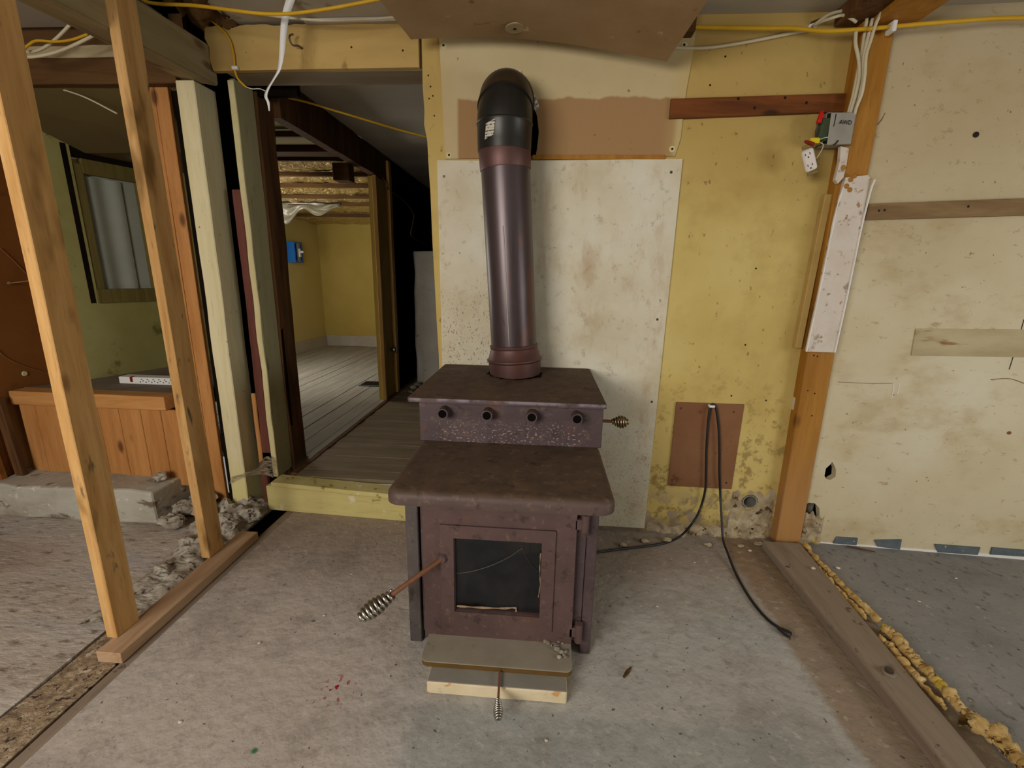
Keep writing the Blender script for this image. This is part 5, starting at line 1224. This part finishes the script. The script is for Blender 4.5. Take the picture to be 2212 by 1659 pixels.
# ================================================================== insulation above the beam, cobweb, rubble, chips
obj('ceiling_insulation', grid(lambda u, v: Vector((-1.50 + 0.18 * u, 1.55 + 0.55 * v, 2.30 + 0.05 * noise.fractal(Vector((u * 4, v * 9, 1)), 1, 2, 3) - 0.05 * v)), 16, 40), M_fluff, smooth=True,
    label='brown crumpled insulation stuffed above the grey beam', cat='insulation')
A = [W(495, 1046, 2.06), W(520, 1034, 2.06), W(545, 1026, 2.08), W(572, 1026, 2.10), W(590, 1032, 2.11)]
Bq = [W(500, 1030, 2.06), W(528, 1022, 2.06), W(555, 1010, 2.08), W(575, 985, 2.12), W(598, 1000, 2.11)]
A, Bq = catmull(A, 4), catmull(Bq, 4)
obj('cobweb', grid(lambda u, v: A[int(round(u * (len(A) - 1)))].lerp(Bq[int(round(u * (len(A) - 1)))], v), len(A) - 1, 4), M_web, label='dusty cobweb stretched from the cream post to the door jamb', cat='cobweb')
# broken concrete ridge between the kerb and the plate
def ridge(u, v):
    y_ = 1.25 + 0.88 * u; xc = -1.56 + 0.03 * math.sin(u * 5)
    w_ = 0.10 + 0.05 * u
    x_ = xc + (v - 0.5) * 2 * w_
    prof = max(0.0, 1 - (2 * v - 1) ** 2)
    h_ = (0.015 + 0.055 * u ** 1.6) * prof
    h_ *= 0.6 + 0.9 * noise.fractal(Vector((x_ * 14, y_ * 14, 3)), 0.9, 2.0, 5) + 0.4
    return Vector((x_, y_, max(h_, -0.01) - 0.006 * (1 - prof)))
obj('rubble_ridge', grid(ridge, 90, 26), M_rubble, kind='stuff', label='ridge of crumbled concrete between the bare studs and the old slab', cat='rubble')
rk = [(-1.815, 1.99, 0.0, 0.055), (-1.80, 1.87, 0.0, 0.05), (-1.70, 1.96, 0.0, 0.05), (-1.95, 2.00, 0.186, 0.03), (-1.79, 2.07, 0.02, 0.05), (-1.66, 1.86, 0.0, 0.035),
      (-1.50, 1.86, 0.0, 0.04), (-1.62, 1.74, 0.0, 0.03), (-1.47, 1.98, 0.0, 0.045), (-1.55, 1.52, 0.02, 0.025)]
lbl = ['rock wedged at the broken end of the kerb', 'pale angular rock in front of the kerb end', 'big rounded lump of concrete right of the kerb', 'stone on top of the kerb corner', 'dark rock between kerb and pine boards',
       'small stone right of the kerb rocks', 'lump of concrete beside the far end of the plate', 'small stone behind the second stud', 'earthy lump under the cream post', 'little stone behind the plate']
for i, (x_, y_, z_, r_) in enumerate(rk):
    obj('rubble_stone', rock((x_, y_, z_), r_, i * 1.9 + 1, (1.2, 0.9, 0.7), 3), M_rubble, label=lbl[i], cat='stone', group='stones at the broken kerb')
for i, p in enumerate((F(902, 836, 0.165), F(894, 842, 0.165), F(887, 849, 0.165))):
    obj('rubble_stone', rock(p, 0.035 - 0.006 * i, i + 40.0, (1, 0.8, 0.75), 2), M_rubble, label=('largest', 'middle', 'smallest')[i] + ' of three brown lumps on the hall floor behind the stove', cat='stone', group='lumps on the hall floor')
# loose chips
chips = [(1752, 1247, 0.012, 'white plaster chip on the far end of the dusty sill'), (1810, 1228, 0.008, 'white plaster chip just right of the thin foam beads'), (2065, 1250, 0.006, 'lone white speck of plaster on the dark right floor'),
         (1985, 1300, 0.006, 'small plaster chip midway along the right foam'), (1500, 1215, 0.005, 'tiny chip on the floor below the hardboard plate'), (700, 1330, 0.005, 'tiny chip on the floor left of the coiled door handle'),
         (560, 1390, 0.005, 'tiny chip on the floor right of the plate end'), (390, 1560, 0.006, 'tiny chip on the floor near the lower left corner'), (1420, 1310, 0.005, 'tiny chip on the floor right of the stove door'),
         (1180, 1600, 0.005, 'tiny chip on the floor in front of the hearth slab'), (760, 1240, 0.004, 'tiny chip on the floor between doorway and stove'), (1620, 1190, 0.009, 'plaster chip on the floor under the round pipe hole')]
for i, (px, py, r_, lb) in enumerate(chips):
    p = F(px, py, 0.001); p.z = 0.042 if (1.08 < p.x < 1.24 and p.y > 1.5) else 0.0
    obj('plaster_chip', rock(p, r_, i + 70.0, (1.2, 0.9, 0.45), 1), M_chip, label=lb, cat='chip', group='tiny plaster chips on the floor')
debris = [(1345, 1180, 'nearest the stove'), (1392, 1172, 'second from the stove'), (1440, 1170, 'under the left strand of the cord'), (1530, 1180, 'between the two cord strands'), (1600, 1182, 'right of the cord'), (1638, 1178, 'nearest the orange post')]
for i, (px, py, lb) in enumerate(debris):
    p = F(px, py, 0.0); p.y = min(p.y, 2.02)
    obj('dirt_clod', rock((p.x, p.y, 0), 0.012 + 0.008 * random.random(), i + 120.0, (1.4, 0.9, 0.6), 2), M_crumble, label='dirt clod at the foot of the yellow wall, ' + lb, cat='clod', group='dirt clods along the yellow wall')
for (px, py, nx, ny, lb) in ((1860, 1186, 60, 12, 'curled brown wood chip beside the cream wall foot'), (1355, 1452, 16, -22, 'short dark splinter on the floor right of the stove')):
    a, b = F(px - nx / 2, py - ny / 2, 0.008), F(px + nx / 2, py + ny / 2, 0.006)
    obj('wood_splinter', tube([a, a.lerp(b, 0.5), b], [0.004, 0.007, 0.003], 6, flat=0.5), M_darktim, label=lb, cat='splinter')
